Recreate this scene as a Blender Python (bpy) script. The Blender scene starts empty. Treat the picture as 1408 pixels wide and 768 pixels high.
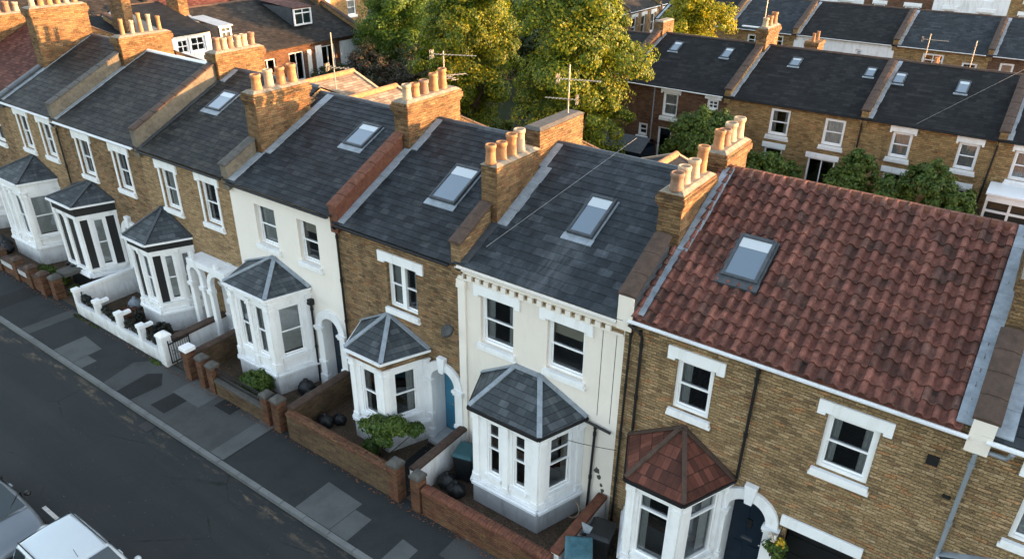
import bpy, bmesh, math, random
import numpy as np
from mathutils import Vector, Matrix
random.seed(7); RNG = np.random.default_rng(7)
R = math.radians
S = bpy.context.scene
COL = S.collection

# ---------------------------------------------------------------- materials
class NT:
    """small helper for writing node trees"""
    def __init__(s, name):
        s.m = bpy.data.materials.new(name); s.m.use_nodes = True
        s.t = s.m.node_tree; s.t.nodes.clear()
        s.out = s.t.nodes.new('ShaderNodeOutputMaterial')
    def n(s, typ, **kw):
        nd = s.t.nodes.new('ShaderNode' + typ)
        for k, v in kw.items():
            if k.startswith('_'): setattr(nd, k[1:], v)
        for k, v in kw.items():
            if k.startswith('_'): continue
            key = int(k[1:]) if k[0] == 'i' and k[1:].isdigit() else k.replace('__', ' ')
            s.set(nd.inputs[key], v)
        return nd
    def set(s, sock, v):
        if isinstance(v, bpy.types.NodeSocket): s.t.links.new(v, sock)
        elif isinstance(v, (tuple, list)) and len(v) == 3 and sock.type == 'RGBA': sock.default_value = (*v, 1)
        else: sock.default_value = v
    def math(s, op, a, b=0.0, c=0.0):
        return s.n('Math', _operation=op, i0=a, i1=b, i2=c).outputs[0]
    def uv(s): return s.n('UVMap').outputs[0]
    def obj(s): return s.n('TexCoord').outputs['Object']
    def noise(s, vec, scale, detail=3.0, rough=0.55, dist=0.0):
        return s.n('TexNoise', Vector=vec, Scale=scale, Detail=detail, Roughness=rough, Distortion=dist).outputs[0]
    def ramp(s, fac, stops, interp='LINEAR'):
        nd = s.n('ValToRGB', Fac=fac); cr = nd.color_ramp; cr.interpolation = interp
        while len(cr.elements) < len(stops): cr.elements.new(0.5)
        for e, (p, c) in zip(cr.elements, stops):
            e.position = p; e.color = (*c, 1) if len(c) == 3 else c
        return nd.outputs[0]
    def mix(s, fac, a, b, mode='MIX'):
        nd = s.n('Mix', _data_type='RGBA', _blend_type=mode)
        s.set(nd.inputs[0], fac); s.set(nd.inputs[6], a); s.set(nd.inputs[7], b)
        return nd.outputs[2]
    def maprange(s, v, a, b, c=0.0, d=1.0):
        return s.n('MapRange', Value=v, i1=a, i2=b, i3=c, i4=d).outputs[0]
    def bump(s, h, strength=0.5, dist=0.01):
        return s.n('Bump', Height=h, Strength=strength, Distance=dist).outputs[0]
    def pbr(s, col, rough=0.8, normal=None, metal=0.0, spec=0.5, coat=0.0):
        kw = dict(Base__Color=col, Roughness=rough, Metallic=metal)
        nd = s.n('BsdfPrincipled', **kw)
        s.set(nd.inputs['Specular IOR Level'], spec)
        if coat: s.set(nd.inputs['Coat Weight'], coat); s.set(nd.inputs['Coat Roughness'], 0.06)
        if normal is not None: s.set(nd.inputs['Normal'], normal)
        s.t.links.new(nd.outputs[0], s.out.inputs[0])
        return s.m

def tiling(t, w, h, gu, gv, distort=0.008, dscale=9.0, offset=0.5, stack=False):
    """running bond in UV metres: random per unit, joint mask"""
    uv = t.uv()
    if distort:
        nz = t.n('TexNoise', Vector=uv, Scale=dscale, Detail=2.0).outputs[1]
        d = t.n('VectorMath', _operation='SUBTRACT', i0=nz, i1=(0.5, 0.5, 0.5)).outputs[0]
        d = t.n('VectorMath', _operation='SCALE', i0=d, Scale=distort * 2).outputs[0]
        uv2 = t.n('VectorMath', _operation='ADD', i0=uv, i1=d).outputs[0]
    else: uv2 = uv
    sp = t.n('SeparateXYZ', Vector=uv2)
    v = t.math('DIVIDE', sp.outputs[1], h); row = t.math('FLOOR', v); fv = t.math('SUBTRACT', v, row)
    off = t.math('MULTIPLY', t.math('FLOORED_MODULO', row, 2.0), offset)
    u = t.math('ADD', t.math('DIVIDE', sp.outputs[0], w), off); cl = t.math('FLOOR', u); fu = t.math('SUBTRACT', u, cl)
    cell = t.n('CombineXYZ', X=cl, Y=row).outputs[0]
    wn = t.n('TexWhiteNoise', _noise_dimensions='2D', Vector=cell)
    eu = t.math('MINIMUM', fu, t.math('SUBTRACT', 1.0, fu)); ev = t.math('MINIMUM', fv, t.math('SUBTRACT', 1.0, fv))
    mu = t.maprange(eu, gu / w * 0.3, gu / w * 0.75, 1, 0); mv = t.maprange(ev, gv / h * 0.3, gv / h * 0.75, 1, 0)
    joint = t.math('MAXIMUM', mu, mv)
    return uv, wn.outputs[0], wn.outputs[1], joint, fu, fv

def brick_mat(name, stops, mortar=(0.24, 0.20, 0.15), grime=0.5, w=0.225, h=0.076, bright=1.0, grimec=(0.035, 0.03, 0.025)):
    t = NT(name)
    uv, rnd, rc, joint, fu, fv = tiling(t, w, h, 0.014, 0.013, 0.020, 10.0)
    col = t.ramp(rnd, stops)
    al = t.noise(t.n('Mapping', Vector=uv, Scale=(3.4, 10.5, 1.0), Location=(9.0, 2.0, 0.0)).outputs[0], 1.0, 4, 0.7)
    col = t.mix(0.42, col, t.ramp(t.maprange(al, 0.28, 0.72), stops[:5]))
    fine = t.noise(uv, 55, 4, 0.7); big = t.noise(uv, 0.9, 5, 0.62); mid = t.noise(uv, 5.0, 4, 0.65)
    streak = t.n('Mapping', Vector=uv, Scale=(3.0, 16.0, 1.0)).outputs[0]
    st = t.noise(streak, 1.0, 3, 0.6)
    col = t.mix(t.maprange(fine, 0.3, 0.7, 0, 0.7), col, t.mix(1.0, col, (1.9, 1.8, 1.7), 'MULTIPLY'))
    bl = t.noise(t.n('Mapping', Vector=uv, Scale=(4.5, 11.0, 1.0), Location=(3.1, 7.7, 0.0)).outputs[0], 1.0, 5, 0.75)
    col = t.mix(t.maprange(bl, 0.56, 0.72, 0, 0.55), col, t.mix(0.5, t.mix(1.0, col, (1.5, 1.4, 1.3), 'MULTIPLY'), tuple(0.5 * x + 0.5 * y for x, y in zip(stops[-2][1], stops[2][1]))))
    col = t.mix(t.maprange(bl, 0.44, 0.30, 0, 0.55), col, t.mix(1.0, col, (0.30, 0.27, 0.25), 'MULTIPLY'))
    col = t.mix(t.maprange(st, 0.5, 0.72, 0, 0.55), col, t.mix(1.0, col, (0.42, 0.38, 0.36), 'MULTIPLY'))
    col = t.mix(t.math('MULTIPLY', joint, t.maprange(mid, 0.3, 0.7, 0.75, 0.3)), col, mortar)
    pit = t.noise(t.n('Mapping', Vector=uv, Scale=(1.0, 2.2, 1.0)).outputs[0], 22.0, 5, 0.8)
    col = t.mix(t.maprange(pit, 0.56, 0.66, 0, 0.75), col, t.mix(1.0, col, (0.22, 0.2, 0.19), 'MULTIPLY'))
    col = t.mix(t.maprange(pit, 0.46, 0.34, 0, 0.75), col, t.mix(1.0, col, (2.0, 1.9, 1.8), 'MULTIPLY'))
    seam = t.math('MULTIPLY', t.maprange(t.math('MINIMUM', fv, t.math('SUBTRACT', 1.0, fv)), 0.03, 0.13, 1, 0), t.maprange(al, 0.42, 0.6))
    col = t.mix(t.math('MULTIPLY', seam, 0.7), col, (0.03, 0.025, 0.02))
    col = t.mix(t.math('MULTIPLY', t.maprange(mid, 0.52, 0.75), 0.6 * grime), col, grimec)
    run = t.noise(t.n('Mapping', Vector=uv, Scale=(1.5, 0.28, 1.0), Location=(5.0, 1.0, 0.0)).outputs[0], 1.0, 6, 0.7)
    col = t.mix(t.maprange(run, 0.54, 0.72, 0, 0.5), col, t.mix(1.0, col, (0.42, 0.4, 0.4), 'MULTIPLY'))
    col = t.mix(t.maprange(run, 0.44, 0.3, 0, 0.35), col, t.mix(1.0, col, (1.35, 1.32, 1.3), 'MULTIPLY'))
    col = t.mix(t.math('MULTIPLY', t.maprange(big, 0.45, 0.75), grime), col, t.mix(1.0, col, (0.4, 0.38, 0.36), 'MULTIPLY'))
    if bright != 1: col = t.mix(1.0, col, (bright,) * 3, 'MULTIPLY')
    hgt = t.math('ADD', t.math('MULTIPLY', t.math('SUBTRACT', 1.0, joint), 0.7), t.math('MULTIPLY', fine, 0.5))
    hgt = t.math('ADD', hgt, t.math('MULTIPLY', rnd, 0.5))
    hgt = t.math('SUBTRACT', hgt, t.math('MULTIPLY', t.maprange(pit, 0.55, 0.7), 0.8))
    return t.pbr(col, 0.92, t.bump(hgt, 1.0, 0.022), spec=0.2)

def island_mat(name, stops, rough=0.5, dirt=(0.02, 0.02, 0.018), dirtamt=0.5, lichen=None, spec=0.22, streaks=0.35, run=None):
    """slates or tiles that are separate pieces of one mesh: colour varies per piece"""
    t = NT(name); g = t.n('NewGeometry'); rnd = g.outputs['Random Per Island']; o = t.obj()
    col = t.ramp(rnd, stops)
    big = t.noise(o, 0.8, 5, 0.6); mid = t.noise(o, 6, 4, 0.7); fine = t.noise(o, 60, 3, 0.7)
    sm = t.n('Mapping', Vector=t.uv(), Scale=(4.0, 0.35, 1.0)).outputs[0]
    st = t.noise(sm, 1.6, 4, 0.6)
    col = t.mix(t.maprange(fine, 0.35, 0.7, 0, 0.6), col, t.mix(1.0, col, (1.7, 1.7, 1.7), 'MULTIPLY'))
    blot = t.noise(o, 2.6, 6, 0.75)
    col = t.mix(t.maprange(blot, 0.5, 0.64, 0, 0.7), col, t.mix(1.0, col, (1.9, 1.9, 1.85), 'MULTIPLY'))
    col = t.mix(t.maprange(blot, 0.46, 0.34, 0, 0.55), col, t.mix(1.0, col, (0.45, 0.45, 0.45), 'MULTIPLY'))
    col = t.mix(t.math('MULTIPLY', t.maprange(mid, 0.5, 0.72), dirtamt), col, dirt)
    col = t.mix(t.math('MULTIPLY', t.maprange(st, 0.55, 0.75), streaks), col, t.mix(1.0, col, (2.1, 2.1, 2.05), 'MULTIPLY'))
    col = t.mix(t.math('MULTIPLY', t.maprange(big, 0.5, 0.8), 0.5), col, t.mix(1.0, col, (0.5, 0.5, 0.5), 'MULTIPLY'))
    if run:
        sp = t.n('SeparateXYZ', Vector=o); wob = t.noise(t.n('Mapping', Vector=o, Scale=(3.0, 0.5, 0.5)).outputs[0], 2.0, 4, 0.7)
        dx = t.math('ABSOLUTE', t.math('SUBTRACT', sp.outputs[0], run[0])); f = t.math('MULTIPLY', t.maprange(dx, run[2] * 0.4, run[2], 1, 0), t.maprange(sp.outputs[1], run[1] - 0.15, run[1], 1, 0))
        f = t.math('MULTIPLY', f, t.maprange(wob, 0.38, 0.62)); col = t.mix(t.math('MULTIPLY', f, 0.4), col, (0.13, 0.145, 0.16))
    if lichen:
        l = t.noise(o, 9, 5, 0.75); l2 = t.noise(o, 1.3, 2)
        f = t.math('MULTIPLY', t.maprange(l, 0.62, 0.7), t.maprange(l2, 0.45, 0.6))
        col = t.mix(t.math('MULTIPLY', f, 0.75), col, lichen)
    hgt = t.math('ADD', t.math('MULTIPLY', fine, 0.6), mid)
    rr = t.maprange(mid, 0.3, 0.7, rough, min(1, rough + 0.25))
    return t.pbr(col, rr, t.bump(hgt, 0.5, 0.006), spec=spec)

def slate_tex_mat(name, stops, w=0.3, h=0.2, rough=0.8):
    t = NT(name)
    uv, rnd, rc, joint, fu, fv = tiling(t, w, h, 0.008, 0.02, 0.004)
    col = t.ramp(rnd, stops)
    mid = t.noise(uv, 5, 4, 0.7); big = t.noise(uv, 0.6, 4, 0.6)
    sm = t.n('Mapping', Vector=uv, Scale=(3.0, 0.3, 1.0)).outputs[0]; st = t.noise(sm, 1.3, 4, 0.6)
    col = t.mix(t.maprange(mid, 0.4, 0.7, 0, 0.5), col, t.mix(1.0, col, (1.6, 1.5, 1.4), 'MULTIPLY'))
    col = t.mix(t.maprange(st, 0.55, 0.75, 0, 0.45), col, t.mix(1.0, col, (2.0, 1.95, 1.85), 'MULTIPLY'))
    col = t.mix(t.maprange(big, 0.45, 0.75, 0, 0.6), col, t.mix(1.0, col, (0.55, 0.55, 0.55), 'MULTIPLY'))
    col = t.mix(t.math('MULTIPLY', joint, 0.65), col, (0.008, 0.008, 0.009))
    hgt = t.math('ADD', t.math('MULTIPLY', t.math('SUBTRACT', 1.0, fv), 0.8), t.math('MULTIPLY', rnd, 0.4))
    return t.pbr(col, rough, t.bump(hgt, 0.8, 0.015), spec=0.12)

def plain_mat(name, col, rough=0.7, var=0.25, scale=4.0, dirt=None, dirtamt=0.4, metal=0.0, spec=0.4, bump=0.3, bscale=40, streak=False, coat=0.0, vert=True, foot=0.0):
    t = NT(name); o = t.obj()
    n1 = t.noise(o, scale, 5, 0.65); n2 = t.noise(o, bscale, 3, 0.6)
    lo = tuple(c * (1 - var) for c in col); hi = tuple(min(1, c * (1 + var * 0.6)) for c in col)
    c = t.ramp(n1, [(0.3, lo), (0.7, hi)])
    if dirt:
        if streak:
            sc = (2.6, 2.6, 0.55)
            mp = t.n('Mapping', Vector=o, Scale=sc).outputs[0]; d = t.noise(mp, 1.5, 6, 0.72, 0.6)
        else: d = t.noise(o, scale * 1.9, 5, 0.72)
        c = t.mix(t.math('MULTIPLY', t.maprange(d, 0.5, 0.75), dirtamt), c, dirt)
    if foot:
        zz = t.n('SeparateXYZ', Vector=o).outputs[2]; dn = t.noise(o, 2.2, 6, 0.75)
        f = t.math('MULTIPLY', t.maprange(zz, 0.0, foot, 1, 0), t.maprange(dn, 0.3, 0.6))
        c = t.mix(t.math('MULTIPLY', f, 0.75), c, (0.20, 0.19, 0.16))
    return t.pbr(c, rough, t.bump(n2, bump, 0.006) if bump else None, metal, spec, coat)

M = {}
M['brick_a'] = brick_mat('stock_brick', [(0, (0.1046, 0.0714, 0.0434)), (0.15, (0.2556, 0.1785, 0.0953)), (0.45, (0.3602, 0.2550, 0.1344)), (0.7, (0.4415, 0.3162, 0.1734)), (0.84, (0.5461, 0.4182, 0.2601)), (0.92, (0.4880, 0.2244, 0.0953)), (1, (0.1627, 0.0918, 0.0564))], grime=0.45, bright=0.68)
M['brick_b'] = brick_mat('brown_brick', [(0, (0.0651, 0.0450, 0.0273)), (0.2, (0.2061, 0.1400, 0.0775)), (0.5, (0.2929, 0.2000, 0.1094)), (0.78, (0.3905, 0.2750, 0.1550)), (0.9, (0.3688, 0.1700, 0.0775)), (1, (0.0976, 0.0650, 0.0456))], grime=0.6, bright=0.72)
M['brick_c'] = brick_mat('sandy_brick', [(0, (0.1607, 0.1080, 0.0634)), (0.25, (0.3013, 0.2070, 0.1109)), (0.6, (0.3817, 0.2700, 0.1505)), (0.85, (0.4520, 0.3330, 0.1980)), (1, (0.2411, 0.1350, 0.0792))], grime=0.4, bright=0.8)
M['brick_r'] = brick_mat('red_wall_brick', [(0, (0.0473, 0.0239, 0.0161)), (0.25, (0.1051, 0.0450, 0.0295)), (0.55, (0.1421, 0.0635, 0.0376)), (0.75, (0.1314, 0.0899, 0.0429)), (0.9, (0.0735, 0.0371, 0.0268)), (1, (0.1577, 0.1111, 0.0537))], mortar=(0.075, 0.065, 0.045), grime=0.85)
M['brick_n'] = brick_mat('garden_brick', [(0, (0.0403, 0.0271, 0.0203)), (0.25, (0.0857, 0.0542, 0.0348)), (0.55, (0.1211, 0.0787, 0.0464)), (0.75, (0.1211, 0.0976, 0.0464)), (0.9, (0.0706, 0.0434, 0.0348)), (1, (0.1009, 0.0976, 0.0523))], mortar=(0.065, 0.06, 0.04), grime=0.85)
M['brick_ch'] = brick_mat('chimney_brick', [(0, (0.0444, 0.0287, 0.0165)), (0.25, (0.1332, 0.0830, 0.0413)), (0.6, (0.1850, 0.1181, 0.0579)), (0.82, (0.2368, 0.1533, 0.0799)), (0.92, (0.1850, 0.0702, 0.0331)), (1, (0.0592, 0.0351, 0.0220))], mortar=(0.17, 0.14, 0.10), grime=0.9)
M['brick_far'] = brick_mat('rear_brick', [(0, (0.1320, 0.0788, 0.0396)), (0.2, (0.2640, 0.1733, 0.0792)), (0.55, (0.3720, 0.2520, 0.1144)), (0.85, (0.4560, 0.3150, 0.1496)), (0.95, (0.3960, 0.1680, 0.0704)), (1, (0.1680, 0.0945, 0.0528))], grime=0.6, bright=0.75)
M['brick_far2'] = brick_mat('rear_red_brick', [(0, (0.0700, 0.0350, 0.0245)), (0.3, (0.1400, 0.0700, 0.0455)), (0.7, (0.1820, 0.1050, 0.0630)), (1, (0.1050, 0.0560, 0.0420))], grime=0.6, bright=0.75)
M['slate'] = island_mat('slate_dark', [(0, (0.0088, 0.0109, 0.0139)), (0.5, (0.0151, 0.0185, 0.0226)), (0.85, (0.0207, 0.0243, 0.0289)), (1, (0.0279, 0.0310, 0.0340))], 0.5)
M['slate_blue'] = island_mat('slate_blue', [(0, (0.014, 0.018, 0.022)), (0.5, (0.020, 0.025, 0.030)), (0.9, (0.028, 0.034, 0.040)), (1, (0.04, 0.047, 0.054))], 0.5, dirtamt=0.25, streaks=0.6, run=(2.6, 1.4, 0.55))
M['slate_brown'] = island_mat('slate_weathered', [(0, (0.0108, 0.0116, 0.0130)), (0.5, (0.0188, 0.0197, 0.0198)), (1, (0.0296, 0.0286, 0.0259))], 0.55, lichen=(0.12, 0.11, 0.09))
M['tile_red'] = island_mat('red_tile', [(0, (0.060, 0.030, 0.024)), (0.2, (0.092, 0.039, 0.030)), (0.6, (0.118, 0.046, 0.035)), (0.92, (0.145, 0.060, 0.045)), (1, (0.075, 0.042, 0.034))], 0.7, dirt=(0.022, 0.022, 0.019), dirtamt=0.9, lichen=(0.30, 0.24, 0.13), streaks=0.3)
M['slate_far'] = slate_tex_mat('slate_rear', [(0, (0.0087, 0.0095, 0.0107)), (0.6, (0.0135, 0.0147, 0.0159)), (1, (0.0207, 0.0215, 0.0218))])
M['slate_far2'] = slate_tex_mat('slate_rear_brown', [(0, (0.0183, 0.0171, 0.0161)), (0.6, (0.0287, 0.0268, 0.0248)), (1, (0.0417, 0.0389, 0.0347))])
M['slate_far3'] = slate_tex_mat('slate_rear_blue', [(0, (0.0180, 0.0222, 0.0264)), (0.6, (0.0270, 0.0324, 0.0384)), (1, (0.0408, 0.0468, 0.0528))])
M['tile_far'] = slate_tex_mat('tile_rear_red', [(0, (0.0560, 0.0210, 0.0168)), (0.6, (0.0910, 0.0350, 0.0266)), (1, (0.1330, 0.0560, 0.0420))], 0.25, 0.15)
M['tile_tan'] = slate_tex_mat('tile_rear_tan', [(0, (0.16, 0.12, 0.09)), (0.6, (0.24, 0.19, 0.14)), (1, (0.32, 0.26, 0.2))], 0.25, 0.15, 0.9)
M['cream'] = plain_mat('cream_render', (0.72, 0.665, 0.595), 0.9, 0.06, 0.8, (0.48, 0.43, 0.36), 0.2, bump=1.6, bscale=38, streak=True, spec=0.2, foot=0.9)
M['cream_b'] = plain_mat('cream_smooth_render', (0.75, 0.70, 0.64), 0.85, 0.05, 0.8, (0.5, 0.45, 0.38), 0.15, bump=0.3, bscale=70, streak=True, spec=0.2, foot=0.8)
M['white'] = plain_mat('white_paint', (0.78, 0.79, 0.80), 0.55, 0.05, 2.0, (0.40, 0.38, 0.34), 0.38, bump=0.2, streak=True)
M['white_wall'] = plain_mat('white_masonry', (0.72, 0.73, 0.74), 0.85, 0.08, 1.5, (0.30, 0.27, 0.22), 0.55, bump=0.5, streak=True, spec=0.2, foot=0.5)
M['upvc'] = plain_mat('window_paint', (0.80, 0.81, 0.82), 0.4, 0.03, 2.0, (0.5, 0.48, 0.45), 0.2, bump=0)
M['grey_render'] = plain_mat('pale_grey_plinth', (0.42, 0.43, 0.44), 0.9, 0.12, 3, (0.14, 0.13, 0.11), 0.6, bump=0.5, streak=True, spec=0.2)
M['black_paint'] = plain_mat('black_paint', (0.012, 0.013, 0.014), 0.45, 0.3, 3, bump=0.1)
M['black_iron'] = plain_mat('black_iron', (0.010, 0.010, 0.011), 0.5, 0.3, 3, bump=0.1)
M['lead'] = plain_mat('lead_sheet', (0.26, 0.30, 0.34), 0.5, 0.3, 5, (0.3360, 0.3520, 0.3680), 0.6, metal=0.15, bump=0.5, bscale=14)
M['lead_dark'] = plain_mat('dark_lead', (0.0510, 0.0600, 0.0690), 0.5, 0.3, 5, (0.1200, 0.1260, 0.1320), 0.5, metal=0.1, bump=0.4, bscale=14)
M['coping'] = plain_mat('brown_coping', (0.0675, 0.0421, 0.0310), 0.85, 0.35, 6, (0.0281, 0.0253, 0.0169), 0.6, bump=0.6, bscale=25)
M['coping_red'] = plain_mat('red_coping', (0.1210, 0.0413, 0.0248), 0.85, 0.4, 6, (0.1650, 0.1045, 0.0330), 0.6, bump=0.6, bscale=25)
M['coping_grey'] = plain_mat('grey_coping', (0.0780, 0.0750, 0.0690), 0.85, 0.35, 6, (0.0300, 0.0300, 0.0240), 0.6, bump=0.6, bscale=25)
M['party'] = plain_mat('party_wall_render', (0.15, 0.13, 0.10), 0.95, 0.35, 3, (0.05, 0.045, 0.035), 0.7, bump=0.8, bscale=30)
M['mortar'] = plain_mat('flaunching', (0.22, 0.19, 0.15), 0.95, 0.4, 7, (0.06, 0.055, 0.045), 0.7, bump=0.8, bscale=20)
M['pot'] = plain_mat('terracotta', (0.3409, 0.1658, 0.0761), 0.85, 0.35, 6, (0.1186, 0.0729, 0.0439), 0.6, bump=0.3)
M['pot_buff'] = plain_mat('buff_clay', (0.3960, 0.2924, 0.1984), 0.85, 0.25, 6, (0.1440, 0.1088, 0.0768), 0.55, bump=0.3)
M['pot_dark'] = plain_mat('sooted_clay', (0.22, 0.13, 0.085), 0.85, 0.4, 6, (0.06, 0.05, 0.04), 0.7, bump=0.3)
M['soot'] = plain_mat('soot', (0.02, 0.018, 0.016), 0.95)
M['grey_pipe'] = plain_mat('grey_pipe', (0.20, 0.225, 0.25), 0.5, 0.15)
M['door_blue'] = plain_mat('blue_door', (0.045, 0.19, 0.30), 0.4, 0.1, bump=0)
M['door_navy'] = plain_mat('navy_door', (0.008, 0.018, 0.032), 0.35, 0.2, bump=0)
M['chrome'] = plain_mat('chrome', (0.6, 0.6, 0.6), 0.25, 0.05, metal=1.0, bump=0)
M['ali'] = plain_mat('aluminium', (0.42, 0.38, 0.32), 0.45, 0.2, metal=0.6, bump=0)
M['teal_bin'] = plain_mat('teal_plastic', (0.0100, 0.0650, 0.0800), 0.5, 0.2, dirt=(0.0300, 0.0400, 0.0400), bump=0.1)
M['teal_bin2'] = plain_mat('faded_teal_plastic', (0.0375, 0.1125, 0.1425), 0.5, 0.35, dirt=(0.1200, 0.2100, 0.2700), bump=0.1)
M['bin_black'] = plain_mat('black_plastic', (0.012, 0.014, 0.016), 0.45, 0.3, bump=0.3, bscale=18)
M['rubber'] = plain_mat('rubber', (0.012, 0.012, 0.012), 0.8)
M['wood'] = plain_mat('weathered_wood', (0.12, 0.095, 0.07), 0.9, 0.35, 5, (0.05, 0.045, 0.035), 0.5, streak=True)
M['bark'] = plain_mat('bark', (0.07, 0.05, 0.035), 0.95, 0.4, 8, bump=0.8)
M['curtain'] = plain_mat('net_curtain', (0.55, 0.56, 0.56), 0.95, 0.15, 8, bump=0)
M['blind'] = plain_mat('roller_blind', (0.50, 0.45, 0.36), 0.95, 0.1, 3, bump=0)
M['cable'] = plain_mat('cable', (0.35, 0.35, 0.34), 0.6)
M['dish'] = plain_mat('dish_grey', (0.06, 0.07, 0.08), 0.5)

def ground_mats():
    t = NT('road_asphalt'); o = t.obj()
    n1 = t.noise(o, 90, 3, 0.7); n2 = t.noise(o, 0.5, 5, 0.6); n3 = t.noise(o, 6, 4, 0.7)
    c = t.ramp(n1, [(0.3, (0.010, 0.013, 0.015)), (0.6, (0.017, 0.021, 0.023)), (0.85, (0.042, 0.047, 0.050))])
    c = t.mix(t.maprange(n2, 0.4, 0.75, 0, 0.4), c, (0.028, 0.028, 0.026))
    # grit and dead leaves that collect along the kerb (y about -4.75)
    sp = t.n('SeparateXYZ', Vector=o)
    band = t.maprange(t.math('ABSOLUTE', t.math('ADD', sp.outputs[1], 4.78)), 0.0, 0.32, 1, 0)
    mp = t.n('Mapping', Vector=o, Scale=(0.45, 1.6, 1.0)).outputs[0]
    bl = t.noise(mp, 2.2, 5, 0.7)
    f = t.math('MULTIPLY', band, t.maprange(bl, 0.52, 0.66))
    c = t.mix(t.math('MULTIPLY', f, 0.8), c, t.ramp(n3, [(0.3, (0.09, 0.065, 0.04)), (0.7, (0.22, 0.17, 0.11))]))
    vo = t.n('TexVoronoi', _feature='DISTANCE_TO_EDGE', Vector=t.n('Mapping', Vector=o, Scale=(0.32, 0.5, 1.0)).outputs[0], Scale=1.0).outputs[0]
    ck = t.math('MULTIPLY', t.maprange(t.math('ADD', vo, t.math('MULTIPLY', t.math('SUBTRACT', n3, 0.5), 0.03)), 0.002, 0.008, 1, 0), t.maprange(n2, 0.5, 0.6))
    c = t.mix(t.math('MULTIPLY', ck, 0.8), c, (0.005, 0.006, 0.006))
    n4 = t.noise(o, 22, 2, 0.5); c = t.mix(t.maprange(n4, 0.74, 0.77, 0, 0.7), c, (0.16, 0.17, 0.17))
    tr = t.noise(t.n('Mapping', Vector=o, Scale=(0.05, 1.1, 1.0)).outputs[0], 1.0, 3, 0.6); c = t.mix(t.maprange(tr, 0.48, 0.65, 0, 0.35), c, t.mix(1.0, c, (1.7, 1.65, 1.6), 'MULTIPLY'))
    M['road'] = t.pbr(c, 0.85, t.bump(n1, 0.5, 0.004), spec=0.3)
    def pave(name, a, b, joints=False):
        t = NT(name); o = t.obj()
        n1 = t.noise(o, 80, 3, 0.7); n2 = t.noise(o, 1.2, 5, 0.65)
        c = t.ramp(n1, [(0.3, a), (0.7, b)])
        c = t.mix(t.maprange(n2, 0.45, 0.75, 0, 0.5), c, tuple(x * 0.55 for x in a))
        n3 = t.noise(o, 30, 2, 0.5)
        c = t.mix(t.maprange(n3, 0.74, 0.78, 0, 0.6), c, (0.25, 0.25, 0.24))
        return t.pbr(c, 0.9, t.bump(n1, 0.4, 0.003), spec=0.25)
    M['pave'] = pave('pavement_asphalt', (0.0161, 0.0196, 0.0207), (0.0322, 0.0368, 0.0379))
    M['pave_light'] = pave('pavement_patch_pale', (0.0638, 0.0697, 0.0697), (0.1020, 0.1105, 0.1088))
    M['pave_mid'] = pave('pavement_patch_mid', (0.042, 0.046, 0.046), (0.068, 0.073, 0.073))
    M['pave_dark'] = pave('pavement_patch_dark', (0.011, 0.012, 0.013), (0.020, 0.022, 0.023))
    M['kerb'] = pave('kerb_granite', (0.10, 0.107, 0.107), (0.18, 0.187, 0.185))
    t = NT('garden_soil'); o = t.obj()
    n1 = t.noise(o, 25, 5, 0.75); n2 = t.noise(o, 2, 4)
    c = t.ramp(n1, [(0.3, (0.03, 0.023, 0.017)), (0.5, (0.085, 0.062, 0.045)), (0.75, (0.19, 0.14, 0.10))])
    c = t.mix(t.maprange(n2, 0.5, 0.7, 0, 0.5), c, (0.03, 0.035, 0.015))
    M['soil'] = t.pbr(c, 0.95, t.bump(n1, 0.9, 0.03), spec=0.1)
    t = NT('rough_grass_ground'); o = t.obj()
    n1 = t.noise(o, 14, 5, 0.75); n2 = t.noise(o, 0.35, 4)
    c = t.ramp(n1, [(0.3, (0.015, 0.02, 0.010)), (0.6, (0.035, 0.045, 0.018)), (0.85, (0.07, 0.07, 0.035))])
    c = t.mix(t.maprange(n2, 0.5, 0.65, 0, 0.8), c, (0.06, 0.055, 0.045))
    M['ground'] = t.pbr(c, 0.95, t.bump(n1, 0.9, 0.05), spec=0.1)
ground_mats()

def leaf_mat(name, stops, trans=0.35):
    t = NT(name); rnd = t.n('NewGeometry').outputs['Random Per Island']; o = t.obj()
    c = t.ramp(rnd, stops); n = t.noise(o, 0.9, 3)
    c = t.mix(t.maprange(n, 0.4, 0.65, 0, 0.45), c, t.mix(1.0, c, (1.5, 1.15, 0.5), 'MULTIPLY'))
    d = t.n('BsdfPrincipled', Base__Color=c, Roughness=0.55); t.set(d.inputs['Specular IOR Level'], 0.3)
    tr = t.n('BsdfTranslucent', Color=t.mix(1.0, c, (1.6, 1.5, 0.6), 'MULTIPLY'))
    mx = t.n('MixShader', i0=trans, i1=d.outputs[0], i2=tr.outputs[0])
    t.t.links.new(mx.outputs[0], t.out.inputs[0]); return t.m
M['leaf'] = leaf_mat('leaf_green', [(0, (0.0286, 0.0676, 0.0096)), (0.6, (0.0624, 0.1235, 0.0144)), (1, (0.1170, 0.1820, 0.0192))], 0.3)
M['leaf_y'] = leaf_mat('leaf_sunlit_yellow', [(0, (0.028, 0.065, 0.007)), (0.5, (0.075, 0.125, 0.010)), (1, (0.26, 0.26, 0.018))], 0.4)  # yellow end of the ramp paints sunlight into the leaf colour
M['leaf_bush'] = leaf_mat('leaf_bush', [(0, (0.03, 0.06, 0.012)), (0.6, (0.06, 0.115, 0.02)), (1, (0.11, 0.16, 0.035))], 0.3)
M['leaf_dark'] = leaf_mat('leaf_dark', [(0, (0.018, 0.032, 0.012)), (0.7, (0.035, 0.055, 0.018)), (1, (0.07, 0.085, 0.03))], 0.2)
M['leaf_purple'] = leaf_mat('leaf_purplish', [(0, (0.0210, 0.0280, 0.0140)), (0.6, (0.0385, 0.0420, 0.0210)), (1, (0.0910, 0.0490, 0.0560))], 0.2)
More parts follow.
